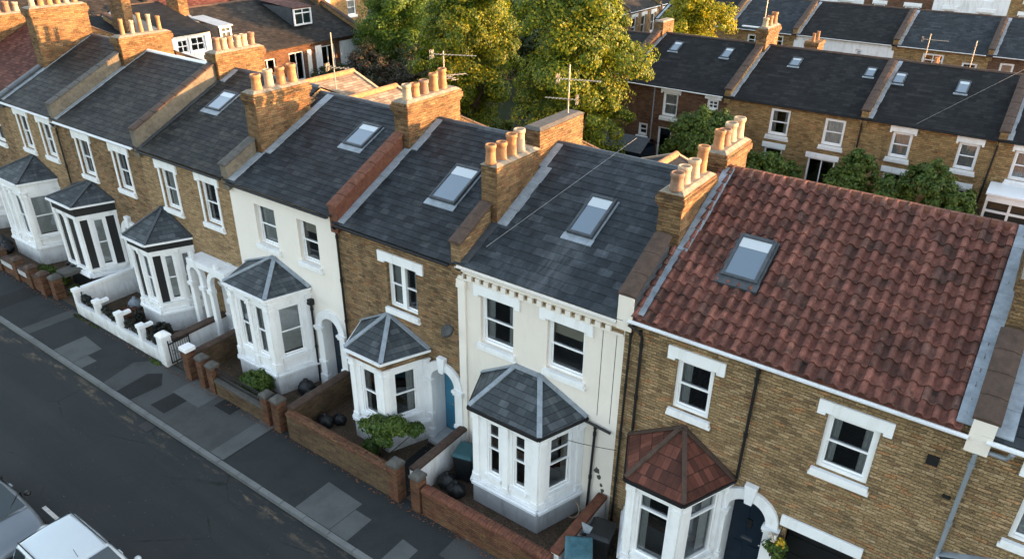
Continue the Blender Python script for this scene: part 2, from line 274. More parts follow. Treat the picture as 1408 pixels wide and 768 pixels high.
M['leaf_gold'] = leaf_mat('leaf_gold', [(0, (0.08, 0.12, 0.01)), (0.5, (0.20, 0.22, 0.014)), (1, (0.34, 0.31, 0.02))], 0.4)
M['leaf_black'] = leaf_mat('leaf_blackish', [(0, (0.006, 0.008, 0.007)), (0.8, (0.014, 0.017, 0.013)), (1, (0.03, 0.035, 0.02))], 0.1)
M['leaf_red'] = leaf_mat('leaf_red_brown', [(0, (0.0600, 0.0300, 0.0200)), (0.6, (0.1400, 0.0600, 0.0400)), (1, (0.2400, 0.1000, 0.0700))], 0.2)
M['flower_yellow'] = leaf_mat('flower_yellow', [(0, (0.45, 0.30, 0.02)), (1, (0.6, 0.45, 0.05))], 0.2)
M['flower_white'] = leaf_mat('flower_white', [(0, (0.5, 0.45, 0.45)), (1, (0.7, 0.68, 0.66))], 0.2)

def glass_mat(name, tint, mirror=0.0, body=None, blend=0.35):
    t = NT(name)
    gl = t.n('BsdfGlossy', Color=(0.9, 0.95, 1.0), Roughness=0.03)
    if body is None: bd = t.n('BsdfTransparent', Color=tint)
    else: bd = t.n('BsdfPrincipled', Base__Color=body, Roughness=0.3)
    fr = t.n('LayerWeight', Blend=blend).outputs['Fresnel']
    fac = t.math('MINIMUM', t.math('ADD', fr, mirror), 0.95)
    mx = t.n('MixShader', i0=fac, i1=bd.outputs[0], i2=gl.outputs[0])
    t.t.links.new(mx.outputs[0], t.out.inputs[0]); return t.m
M['glass'] = glass_mat('window_glass', (0.8, 0.84, 0.86), 0.02, None, 0.45)
M['glass_sky'] = glass_mat('skylight_glass', (1, 1, 1), 0.12, (0.055, 0.095, 0.13))
M['glass_car'] = glass_mat('car_glass', (1, 1, 1), 0.02, (0.006, 0.016, 0.020), 0.18)
M['car_white'] = plain_mat('white_car_paint', (0.40, 0.45, 0.48), 0.35, 0.02, bump=0, coat=0.6)
M['car_silver'] = plain_mat('silver_car_paint', (0.15, 0.17, 0.19), 0.35, 0.03, metal=0.5, bump=0, coat=0.6)
M['amber'] = plain_mat('amber_lens', (0.5, 0.2, 0.06), 0.2, bump=0)
M['lens'] = plain_mat('headlamp_lens', (0.5, 0.5, 0.48), 0.12, 0.2, metal=0.3, bump=0)
M['paint_line'] = plain_mat('road_paint', (0.5, 0.5, 0.48), 0.8, 0.2, 8, (0.12, 0.12, 0.12), 0.6)

# ---------------------------------------------------------------- mesh builder
ZU = Vector((0, 0, 1))
class Fr:
    """a wall plane: s runs along it, n points outward, z is up"""
    def __init__(s, o=(0, 0, 0), d=(1, 0, 0), n=(0, -1, 0)):
        s.o = Vector(o); s.d = Vector(d).normalized(); s.n = Vector(n).normalized()
    def p(s, a, n, z): return s.o + s.d * a + s.n * n + ZU * z
FRONT = Fr()
class MB:
    def __init__(s): s.v = []; s.f = []; s.smooth = False
    def add(s, pts, faces):
        b = len(s.v); s.v += [tuple(p) for p in pts]; s.f += [tuple(b + i for i in f) for f in faces]; return s
    def quad(s, *p): return s.add(p, [tuple(range(len(p)))])
    def box(s, a0, a1, n0, n1, z0, z1, F=FRONT):
        P = [F.p(a, n, z) for z in (z0, z1) for n in (n0, n1) for a in (a0, a1)]
        return s.add(P, [(0, 1, 3, 2), (4, 6, 7, 5), (0, 4, 5, 1), (2, 3, 7, 6), (0, 2, 6, 4), (1, 5, 7, 3)])
    def wbox(s, x0, x1, y0, y1, z0, z1): return s.box(x0, x1, -y1, -y0, z0, z1)
    def rot_box(s, c, size, M3):
        P = [Vector(c) + M3 @ Vector((sx * size[0] / 2, sy * size[1] / 2, sz * size[2] / 2)) for sz in (-1, 1) for sy in (-1, 1) for sx in (-1, 1)]
        return s.add(P, [(0, 1, 3, 2), (4, 6, 7, 5), (0, 4, 5, 1), (2, 3, 7, 6), (0, 2, 6, 4), (1, 5, 7, 3)])
    def bar(s, a, b, w, h=None, up=ZU):
        """box along a-b"""
        a = Vector(a); b = Vector(b); d = (b - a); L = d.length; d.normalize()
        side = d.cross(Vector(up));
        if side.length < 1e-4: side = d.cross(Vector((1, 0, 0)))
        side.normalize(); u = side.cross(d).normalized(); h = h or w
        P = [p + side * sx * w / 2 + u * su * h / 2 for p in (a, b) for su in (-1, 1) for sx in (-1, 1)]
        return s.add(P, [(0, 1, 3, 2), (4, 6, 7, 5), (0, 4, 5, 1), (2, 3, 7, 6), (0, 2, 6, 4), (1, 5, 7, 3)])
    def tube(s, pts, r, n=8, r1=None, cap=True):
        pts = [Vector(p) for p in pts]; b = len(s.v); k = len(pts)
        for i, p in enumerate(pts):
            d = (pts[min(i + 1, k - 1)] - pts[max(i - 1, 0)]).normalized()
            a = d.cross(ZU)
            if a.length < 1e-3: a = Vector((1, 0, 0))
            a.normalize(); c = d.cross(a).normalized()
            rr = r if r1 is None else r + (r1 - r) * i / (k - 1)
            for j in range(n):
                t = 2 * math.pi * j / n; s.v.append(tuple(p + a * math.cos(t) * rr + c * math.sin(t) * rr))
        for i in range(k - 1):
            for j in range(n):
                s.f.append((b + i * n + j, b + i * n + (j + 1) % n, b + (i + 1) * n + (j + 1) % n, b + (i + 1) * n + j))
        if cap: s.f.append(tuple(b + j for j in range(n))); s.f.append(tuple(b + (k - 1) * n + j for j in range(n)))
        return s
    def lathe(s, c, prof, n=14, axis=ZU, sx=1.0, sy=1.0):
        c = Vector(c); b = len(s.v); axis = Vector(axis).normalized()
        a = axis.cross(Vector((0, 1, 0))); 
        if a.length < 1e-3: a = Vector((1, 0, 0))
        a.normalize(); e = axis.cross(a)
        for r, z in prof:
            for j in range(n):
                t = 2 * math.pi * j / n; s.v.append(tuple(c + a * math.cos(t) * r * sx + e * math.sin(t) * r * sy + axis * z))
        for i in range(len(prof) - 1):
            for j in range(n): s.f.append((b + i * n + j, b + i * n + (j + 1) % n, b + (i + 1) * n + (j + 1) % n, b + (i + 1) * n + j))
        s.f.append(tuple(b + j for j in range(n))[::-1]); s.f.append(tuple(b + (len(prof) - 1) * n + j for j in range(n)))
        return s
    def prism(s, poly, n0, n1, F=FRONT):
        """polygon (s,z) extruded between n0 and n1"""
        k = len(poly); P = [F.p(a, n, z) for n in (n0, n1) for a, z in poly]
        return s.add(P, [tuple(range(k)), tuple(range(2 * k - 1, k - 1, -1))] + [(i, (i + 1) % k, k + (i + 1) % k, k + i) for i in range(k)])
    def wall(s, a0, a1, z0, z1, holes=(), depth=0.2, F=FRONT, n=0.0, ztop=None):
        """wall face with openings and their reveals. holes: (a0,a1,z0,z1)"""
        A = sorted({a0, a1} | {min(max(h[i], a0), a1) for h in holes for i in (0, 1)})
        Z = sorted({z0, z1} | {min(max(h[i], z0), z1) for h in holes for i in (2, 3)})
        for i in range(len(A) - 1):
            for j in range(len(Z) - 1):
                ca, cz = (A[i] + A[i + 1]) / 2, (Z[j] + Z[j + 1]) / 2
                if any(h[0] < ca < h[1] and h[2] < cz < h[3] for h in holes): continue
                s.quad(F.p(A[i], n, Z[j]), F.p(A[i + 1], n, Z[j]), F.p(A[i + 1], n, Z[j + 1]), F.p(A[i], n, Z[j + 1]))
        for h in holes:
            b0, b1, c0, c1 = h[:4]
            q = [(b0, c0), (b1, c0), (b1, c1), (b0, c1)]
            for k in range(4):
                (u0, w0), (u1, w1) = q[k], q[(k + 1) % 4]
                s.quad(F.p(u0, n, w0), F.p(u1, n, w1), F.p(u1, n - depth, w1), F.p(u0, n - depth, w0))
        return s
    def build(s, name, mat, parent=None, smooth=False, fast=False, uv=True, bevel=0, normals=True):
        me = bpy.data.meshes.new(name); me.from_pydata(s.v, [], s.f)
        if bevel or normals:
            bm = bmesh.new(); bm.from_mesh(me)
            if normals: bmesh.ops.recalc_face_normals(bm, faces=bm.faces)
            if bevel:
                bmesh.ops.bevel(bm, geom=[e for e in bm.edges if len(e.link_faces) == 2 and e.calc_face_angle(0) > 0.6], offset=bevel, segments=2, affect='EDGES', clamp_overlap=True)
            bm.to_mesh(me); bm.free()
        if uv: box_uv(me)
        me.materials.append(M[mat])
        if smooth: me.shade_smooth()
        o = bpy.data.objects.new(name, me); COL.objects.link(o)
        if parent: o.parent = parent
        return o
def box_uv(me):
    nl = len(me.loops)
    co = np.empty(len(me.vertices) * 3, np.float32); me.vertices.foreach_get('co', co); co = co.reshape(-1, 3)
    vi = np.empty(nl, np.int32); me.loops.foreach_get('vertex_index', vi)
    npol = len(me.polygons); nr = np.empty(npol * 3, np.float32); me.polygons.foreach_get('normal', nr); nr = nr.reshape(-1, 3)
    lt = np.empty(npol, np.int32); me.polygons.foreach_get('loop_total', lt)
    ln = np.repeat(nr, lt, axis=0); p = co[vi]
    flat = np.abs(ln[:, 2]) > 0.96
    t = np.stack([-ln[:, 1], ln[:, 0], np.zeros(nl)], 1); L = np.linalg.norm(t, axis=1, keepdims=True); t = t / np.maximum(L, 1e-6)
    sg = np.where(np.abs(t[:, 0]) > np.abs(t[:, 1]), np.sign(t[:, 0]), np.sign(t[:, 1])); t *= sg[:, None]
    b = np.cross(ln, t); b *= np.where(b[:, 2] < 0, -1, 1)[:, None]
    u = (p * t).sum(1); v = (p * b).sum(1)
    u = np.where(flat, p[:, 0], u); v = np.where(flat, p[:, 1], v)
    lay = me.uv_layers.new(name='UVMap'); lay.data.foreach_set('uv', np.stack([u, v], 1).astype(np.float32).ravel())

def tag(o, label=None, cat=None, group=None, kind=None):
    if label: o['label'] = label
    if cat: o['category'] = cat
    if group: o['group'] = group
    if kind: o['kind'] = kind
    return o
def empty(name, loc, rz=0.0):
    o = bpy.data.objects.new(name, None); COL.objects.link(o); o.location = loc; o.rotation_euler = (0, 0, rz)
    o.empty_display_size = 0.2; return o
def copy_tree(o, parent=None):
    c = o.copy(); COL.objects.link(c); c.parent = parent
    for ch in [x for x in o.children]: copy_tree(ch, c)
    return c
# ---------------------------------------------------------------- building parts
def lerp(a, b, t): return a + (b - a) * t
def rl(y, P):
    """height of a roof profile [(y,z),...] at y"""
    for (a, za), (b, zb) in zip(P, P[1:]):
        if a <= y <= b: return lerp(za, zb, (y - a) / (b - a))
    return P[0][1] if y < P[0][0] else P[-1][1]

def slates(x0, x1, p0, p1, gauge=0.22, width=0.32, th=0.012, jit=1.0, seed=1):
    rnd = random.Random(seed); m = MB()
    dy, dz = p1[0] - p0[0], p1[1] - p0[1]; L = math.hypot(dy, dz); ey, ez = dy / L, dz / L; ny, nz = -ez, ey
    rows = max(1, int(round(L / gauge))); g = L / rows
    def P(x, s, h): return (x, p0[0] + ey * s + ny * h, p0[1] + ez * s + nz * h)
    m.quad(P(x0, 0, -0.02), P(x1, 0, -0.02), P(x1, L, -0.02), P(x0, L, -0.02))
    for r in range(rows):
        s0 = r * g; s1 = min(L, s0 + g * 1.06); x = x0 - (width / 2 if r % 2 else 0)
        while x < x1 - 0.005:
            a = max(x, x0); b = min(x + width - 0.006, x1)
            if b - a > 0.02:
                j = rnd.uniform(-0.004, 0.007) * jit; t1 = th + rnd.uniform(0, 0.004) * jit; t2 = th + rnd.uniform(0, 0.004) * jit
                if rnd.random() < 0.02 * jit: j -= 0.03; t1 += 0.006
                m.add([P(a, s0 + j, 0), P(b, s0 + j, 0), P(b, s0 + j, t2), P(a, s0 + j, t1), P(b, s1, 0.002), P(a, s1, 0.002)], [(0, 1, 2, 3), (3, 2, 4, 5)])
            x += width
    return m
def pantiles(x0, x1, p0, p1, gauge=0.30, width=0.245, seed=1):
    rnd = random.Random(seed); m = MB()
    dy, dz = p1[0] - p0[0], p1[1] - p0[1]; L = math.hypot(dy, dz); ey, ez = dy / L, dz / L; ny, nz = -ez, ey
    rows = int(round(L / gauge)); g = L / rows; n = int(round((x1 - x0) / width)); w = (x1 - x0) / n
    def P(x, s, h): return (x, p0[0] + ey * s + ny * h, p0[1] + ez * s + nz * h)
    m.quad(P(x0, 0, -0.05), P(x1, 0, -0.05), P(x1, L, -0.05), P(x0, L, -0.05))
    prof = [(0, 0.062), (0.12, 0.092), (0.26, 0.098), (0.40, 0.085), (0.50, 0.04), (0.60, 0.004), (0.72, -0.004), (0.84, 0.0), (0.93, 0.022), (1.0, 0.055)]
    for r in range(rows):
        s0 = r * g; s1 = min(L + 0.01, s0 + g * 1.12)
        for k in range(n):
            xa = x0 + k * w; j = rnd.uniform(-0.012, 0.012); lift = 0.036 + rnd.uniform(0, 0.016) + (0.012 if rnd.random() < 0.03 else 0); j -= 0.05 if rnd.random() < 0.015 else 0; jx = rnd.uniform(-0.006, 0.006)
            pts = []; q = len(prof)
            for f, h in prof: pts.append(P(xa + f * w + jx, s0 + j, h + lift - 0.028))
            for f, h in prof: pts.append(P(xa + f * w + jx, s0 + j, h + lift))
            for f, h in prof: pts.append(P(xa + f * w + jx, s1, h))
            m.add(pts, [(i, i + 1, q + i + 1, q + i) for i in range(q - 1)] + [(q + i, q + i + 1, 2 * q + i + 1, 2 * q + i) for i in range(q - 1)])
    return m

def wavy(m, F, a0, a1, z0, z1, n, waves=5, amp=0.02):
    k = waves * 4; P = []
    for i in range(k + 1):
        a = lerp(a0, a1, i / k); o = amp * math.sin(i / k * waves * 2 * math.pi)
        P += [F.p(a, n + o, z0), F.p(a, n + o, z1)]
    m.add(P, [(2 * i, 2 * i + 2, 2 * i + 3, 2 * i + 1) for i in range(k)])

def frame_bars(m, F, a0, a1, z0, z1, n0, fw=0.06, sash=True, vert=0, meet=0.5, transom=None, topbar=0):
    """outer frame, sashes and glazing bars standing in an opening; returns the glass depth"""
    m.box(a0, a0 + fw, n0 - 0.09, n0, z0, z1, F); m.box(a1 - fw, a1, n0 - 0.09, n0, z0, z1, F)
    m.box(a0 + fw, a1 - fw, n0 - 0.09, n0, z1 - fw, z1, F); m.box(a0 + fw, a1 - fw, n0 - 0.09, n0, z0, z0 + fw, F)
    b0, b1, c0, c1 = a0 + fw, a1 - fw, z0 + fw, z1 - fw
    sw = 0.035
    if sash:
        zm = lerp(c0, c1, meet)
        for (u0, u1, off) in ((c0, zm + 0.02, -0.055), (zm - 0.02, c1, -0.02)):
            m.box(b0, b0 + sw, n0 + off - 0.03, n0 + off, u0, u1, F); m.box(b1 - sw, b1, n0 + off - 0.03, n0 + off, u0, u1, F)
            m.box(b0 + sw, b1 - sw, n0 + off - 0.03, n0 + off, u0, u0 + sw + 0.01, F); m.box(b0 + sw, b1 - sw, n0 + off - 0.03, n0 + off, u1 - sw - 0.01, u1, F)
    else:
        if transom: m.box(b0, b1, n0 - 0.07, n0 - 0.01, transom - 0.03, transom + 0.03, F)
    for k in range(vert):
        a = lerp(b0, b1, (k + 1) / (vert + 1)); m.box(a - 0.022, a + 0.022, n0 - 0.06, n0 - 0.012, c0, c1, F)
    return b0, b1, c0, c1

WN = [0]
def window(parent, F, a0, a1, z0, z1, setback=0.10, fw=0.065, vert=0, sash=True, meet=0.5, transom=None, lintel='ears', sill=True, curtain=None, frame='upvc', lm='white', lo=0.16, jamb=0.0, sub='window', bar3=False):
    m = MB()
    b0, b1, c0, c1 = frame_bars(m, F, a0, a1, z0, z1, -setback, fw, sash, vert, meet, transom)
    if bar3: m.box(b0, b1, -setback - 0.05, -setback - 0.012, lerp(c0, c1, 0.78) - 0.025, lerp(c0, c1, 0.78) + 0.025, F)
    w = m.build(sub, frame, parent)
    MB().quad(F.p(b0, -setback - 0.06, c0), F.p(b1, -setback - 0.06, c0), F.p(b1, -setback - 0.06, c1), F.p(b0, -setback - 0.06, c1)).build('glass_pane', 'glass', w, normals=False)
    if curtain:
        mm = MB(); k = curtain; WN[0] += 1; r = random.Random(WN[0] * 7 + 3)
        if k == 'net': wavy(mm, F, b0, b1, c0, c1, -setback - 0.14, r.randint(6, 9), 0.012)
        elif k == 'sides':
            f = r.uniform(0.16, 0.28); wavy(mm, F, b0, lerp(b0, b1, f), c0, c1, -setback - 0.15, 3, 0.02); wavy(mm, F, lerp(b1, b0, f), b1, c0, c1, -setback - 0.15, 3, 0.02)
        elif k == 'half': wavy(mm, F, b0, b1, c0, lerp(c0, c1, 0.5), -setback - 0.14, 7, 0.012)
        elif k == 'blind': mm.box(b0, b1, -setback - 0.15, -setback - 0.14, lerp(c0, c1, 0.68), c1, F)
        elif k == 'fullblind': mm.box(b0, b1, -setback - 0.15, -setback - 0.14, lerp(c0, c1, 0.05), c1, F)
        elif k == 'left': wavy(mm, F, b0, lerp(b0, b1, 0.32), c0, c1, -setback - 0.15, 4, 0.02)
        mm.build('blind' if 'blind' in k else 'curtain', 'blind' if 'blind' in k else 'curtain', w, normals=False)
    if jamb:
        
        for u0, u1 in ((a0 - jamb, a0 - 0.001), (a1 + 0.001, a1 + jamb)): MB().box(u0, u1, -0.02, 0.035, z0, z1, F).build('architrave', lm, w, bevel=0.006)
    if lintel:
        l = MB()
        if lintel == 'ears':
            l.box(a0 - lo, a1 + lo, -0.02, 0.055, z1 + 0.002, z1 + 0.27, F); l.box(a0 - lo, a0 - 0.04, -0.02, 0.053, z1 - 0.06, z1 + 0.001, F); l.box(a1 + 0.04, a1 + lo, -0.02, 0.053, z1 - 0.06, z1 + 0.001, F)
        elif lintel == 'flat': l.box(a0 - lo, a1 + lo, -0.02, 0.05, z1 + 0.002, z1 + 0.24, F)
        elif lintel == 'hood':
            l.box(a0 - lo, a1 + lo, -0.02, 0.05, z1 + 0.002, z1 + 0.2, F); l.box(a0 - lo - 0.04, a1 + lo + 0.04, -0.02, 0.12, z1 + 0.202, z1 + 0.27, F)
        l.build('lintel', lm, w, bevel=0.008)
    if sill:
        q = MB(); so = max(0.07, jamb + 0.03)
        q.box(a0 - so, a1 + so, -setback - 0.01, 0.10, z0 - 0.12, z0 - 0.002, F)
        q.box(a0 - so - 0.03, a1 + so + 0.03, -0.02, 0.07, z0 - 0.2, z0 - 0.121, F); q.build('sill', lm, w, bevel=0.008)
    return w

def arch_poly(cx, zs, r, R_, z0, n=14, foot=True):
    """arch ring with straight legs as a polygon list of quads-> returns list of (s,z) polygons"""
    polys = []
    for i in range(n):
        t0 = math.pi * i / n; t1 = math.pi * (i + 1) / n
        polys.append([(cx - r * math.cos(t0), zs + r * math.sin(t0)), (cx - R_ * math.cos(t0), zs + R_ * math.sin(t0)), (cx - R_ * math.cos(t1), zs + R_ * math.sin(t1)), (cx - r * math.cos(t1), zs + r * math.sin(t1))])
    return polys
def ring(m, cx, zs, r, R_, n0, n1, F, k=16):
    """arched band, front and edges, one continuous piece"""
    P = []
    for i in range(k + 1):
        t = math.pi * i / k; c, s_ = math.cos(t), math.sin(t)
        for (rr, nn) in ((r, n0), (R_, n0), (R_, n1), (r, n1)): P.append(F.p(cx - rr * c, nn, zs + rr * s_))
    fs = []
    for i in range(k):
        for j in range(4): fs.append((4 * i + j, 4 * i + (j + 1) % 4, 4 * i + 4 + (j + 1) % 4, 4 * i + 4 + j))
    fs += [(0, 1, 2, 3), (4 * k, 4 * k + 3, 4 * k + 2, 4 * k + 1)]
    m.add(P, fs)
def doorway(root, cx, half, zs, doormat, z0=0.12, F=FRONT, rec=0.5, keystone=True, doorlabel=None, R_=None, glazed=False):
    R_ = half + 0.27
    m = MB(); ring(m, cx, zs, half, R_, -0.05, 0.09, F)
    m.box(cx - R_, cx - half, -0.05, 0.08, z0, zs - 0.001, F); m.box(cx + half, cx + R_, -0.05, 0.08, z0, zs - 0.001, F)
    for sx in (-1, 1):
        a = cx + sx * (half + R_) / 2; hw = (R_ - half) / 2
        m.box(a - hw - 0.03, a + hw + 0.03, -0.03, 0.13, zs - 0.20, zs - 0.12, F); m.box(a - hw - 0.05, a + hw + 0.05, -0.03, 0.16, zs - 0.118, zs - 0.03, F)
        m.box(a - hw - 0.03, a + hw + 0.03, -0.03, 0.12, z0 + 0.75, z0 + 0.86, F); m.box(a - hw - 0.03, a + hw + 0.03, -0.03, 0.13, z0 - 0.1, z0 + 0.3, F)
    if keystone: m.prism([(cx - 0.08, zs + half - 0.06), (cx + 0.08, zs + half - 0.06), (cx + 0.14, zs + R_ + 0.16), (cx - 0.14, zs + R_ + 0.16)], 0.0, 0.15, F)
    # lining of the recess
    for sx in (-1, 1): m.box(min(cx + sx * half, cx + sx * (half + 0.05)), max(cx + sx * half, cx + sx * (half + 0.05)), -rec, -0.051, z0, zs + 0.2, F)
    ring(m, cx, zs, half, half + 0.06, -rec, -0.051, F)
    sur = m.build('door_surround', 'white', root, bevel=0.006)
    st = MB(); st.box(cx - half - 0.1, cx + half + 0.1, -rec, 0.25, z0 - 0.12, z0, F); st.build('doorstep', 'grey_render', root, bevel=0.01)
    d = MB(); zt = zs + 0.02
    d.box(cx - half, cx + half, -rec - 0.05, -rec, z0, zt, F)
    w = 2 * half
    for (u0, u1, q0, q1) in ((0.14, 0.44, 0.1, 0.40), (0.56, 0.86, 0.1, 0.40), (0.14, 0.44, 0.52, 0.92), (0.56, 0.86, 0.52, 0.92)):
        d.box(cx - half + w * u0, cx - half + w * u1, -rec, -rec + 0.018, lerp(z0, zt, q0), lerp(z0, zt, q1), F)
    do = d.build('door', doormat, root, bevel=0.006)
    if doorlabel: do['label'] = doorlabel
    MB().box(cx - 0.13, cx + 0.13, -rec + 0.001, -rec + 0.03, lerp(z0, zt, 0.455), lerp(z0, zt, 0.485), F).build('letterbox', 'chrome', do)
    MB().lathe(F.p(cx + half * 0.72, -rec, lerp(z0, zt, 0.47)), [(0.012, 0), (0.012, 0.03), (0.03, 0.035), (0.03, 0.06), (0.01, 0.07)], 10, F.n).build('handle', 'chrome', do, smooth=True)
    if doormat == 'door_navy': MB().box(cx - 0.07, cx + 0.07, -rec + 0.001, -rec + 0.035, lerp(z0, zt, 0.62), lerp(z0, zt, 0.74), F).build('knocker', 'black_iron', do, bevel=0.01)
    f = MB(); f.box(cx - half, cx + half, -rec - 0.04, -rec + 0.02, zt, zt + 0.06, F); ring(f, cx, zs + 0.06, half - 0.05, half, -rec - 0.04, -rec + 0.01, F)
    fo = f.build('fanlight', 'upvc', root)
    MB().prism([(cx + half * math.cos(math.pi * i / 14), zs + 0.06 + half * math.sin(math.pi * i / 14)) for i in range(15)], -rec - 0.03, -rec - 0.02, F).build('glass_pane', 'glass_car', fo)
    return sur

def chimney(root, xc, y0, y1, zb, zt, w=0.5, pots=(), mat='brick_ch', potm='pot', rise=0.48, corb=True, potr=0.14, label=None, cap='mortar', flash=True):
    m = MB()
    if corb:
        m.wbox(xc - w / 2, xc + w / 2, y0, y1, zb, zt - 0.34)
        m.wbox(xc - w / 2 - 0.035, xc + w / 2 + 0.035, y0 - 0.035, y1 + 0.035, zt - 0.34, zt - 0.25)
        m.wbox(xc - w / 2 - 0.075, xc + w / 2 + 0.075, y0 - 0.075, y1 + 0.075, zt - 0.25, zt - 0.09)
        m.wbox(xc - w / 2 - 0.04, xc + w / 2 + 0.04, y0 - 0.04, y1 + 0.04, zt - 0.09, zt)
    else: m.wbox(xc - w / 2, xc + w / 2, y0, y1, zb, zt)
    c = m.build('chimney', mat, root, bevel=0.014)
    if label: c['label'] = label
    # flaunching
    f = MB(); a, b = xc - w / 2 - 0.02, xc + w / 2 + 0.02; e = 0.1
    P = [(a, y0 - 0.02, zt), (b, y0 - 0.02, zt), (b, y1 + 0.02, zt), (a, y1 + 0.02, zt), (a + e, y0 + e, zt + 0.07), (b - e, y0 + e, zt + 0.07), (b - e, y1 - e, zt + 0.07), (a + e, y1 - e, zt + 0.07)]
    f.add(P, [(0, 1, 5, 4), (1, 2, 6, 5), (2, 3, 7, 6), (3, 0, 4, 7), (4, 5, 6, 7)]); f.build('cap', cap, c)
    r = random.Random(int(y0 * 100 + xc * 7))
    for py, dz in pots:
        q = MB(); h = rise + dz + r.uniform(-0.06, 0.06); s = r.uniform(0.92, 1.08) * potr
        q.lathe((xc + r.uniform(-0.03, 0.03), py + r.uniform(-0.02, 0.02), zt + 0.03), [(s * 1.12, 0), (s * 1.12, 0.05), (s * 1.02, 0.08), (s * 0.93, h * 0.6), (s * 0.93, h - 0.11), (s * 1.06, h - 0.09), (s * 1.08, h - 0.03), (s * 1.02, h), (s * 0.80, h), (s * 0.76, h - 0.16), (0.01, h - 0.17)], 16, Vector((r.uniform(-0.035, 0.035), r.uniform(-0.035, 0.035), 1)))
        pm_ = r.choice([potm, potm, 'pot_dark', 'pot_buff' if potm == 'pot' else potm]); po = q.build('chimney_pot', pm_, c, smooth=False, uv=False)
        for p in po.data.polygons: p.use_smooth = len(p.vertices) == 4
    return c
def pots(y0, y1, n, dz=(0,)):
    return [(lerp(y0 + 0.2, y1 - 0.2, i / max(1, n - 1)), dz[i % len(dz)]) for i in range(n)]

FP = lambda xc: Fr((xc, 0, 0), (0, 1, 0), (1, 0, 0))
def parapet(root, xc, ya, yb, P, rise=0.42, w=0.30, wall='brick_n', cop='coping', endm=None, drop=0.35, name='parapet'):
    F = FP(xc); m = MB()
    m.prism([(ya, rl(ya, P) - drop), (yb, rl(yb, P) - drop), (yb, rl(yb, P) + rise), (ya, rl(ya, P) + rise)], -w / 2, w / 2, F)
    o = m.build(name, wall, root)
    c = MB(); e = 0.045; t = 0.075
    za, zb = rl(ya, P) + rise + 0.002, rl(yb, P) + rise + 0.002
    # slightly rounded coping in stones
    L = math.hypot(yb - ya, zb - za); k = max(1, int(L / 0.45)); ya2 = ya - 0.05
    za2 = za - 0.05 * (zb - za) / (yb - ya)
    for i in range(k):
        t0, t1 = i / k + 0.004, (i + 1) / k - 0.004
        y_0, y_1, z_0, z_1 = lerp(ya2, yb, t0), lerp(ya2, yb, t1), lerp(za2, zb, t0), lerp(za2, zb, t1)
        jj = random.uniform(-0.006, 0.006)
        sec = [(-w / 2 - e, 0), (w / 2 + e, 0), (w / 2 + e, t * 0.6), (w / 4, t + jj), (-w / 4, t + jj), (-w / 2 - e, t * 0.6)]
        pts = [(xc + a, y_0, z_0 + b) for a, b in sec] + [(xc + a, y_1, z_1 + b) for a, b in sec]
        q = len(sec); c.add(pts, [tuple(range(q)), tuple(range(2 * q - 1, q - 1, -1))] + [(j, (j + 1) % q, q + (j + 1) % q, q + j) for j in range(q)])
    c.build('coping', cop, o)
    return o
def flashing(root, x0, x1, ya, yb, P, mat='lead', lift=0.035, name='lead_flashing'):
    m = MB(); k = max(1, int((yb - ya) / 0.5)); r = random.Random(int(x0 * 31 + ya * 17))
    for i in range(k):
        a, b = lerp(ya, yb, i / k), lerp(ya, yb, (i + 1) / k) + 0.03
        h = lift + r.uniform(0, 0.012); dx = r.uniform(-0.02, 0.02)
        m.add([(x0, a, rl(a, P) + h), (x1 + dx, a, rl(a, P) + h), (x1 + dx, b, rl(b, P) + h - 0.008), (x0, b, rl(b, P) + h - 0.008),
               (x0, a, rl(a, P) + h - 0.03), (x1 + dx, a, rl(a, P) + h - 0.03), (x1 + dx, b, rl(b, P) + h - 0.04), (x0, b, rl(b, P) + h - 0.04)],
              [(0, 1, 2, 3), (4, 7, 6, 5), (0, 4, 5, 1), (1, 5, 6, 2), (2, 6, 7, 3), (3, 7, 4, 0)])
    return m.build(name, mat, root)

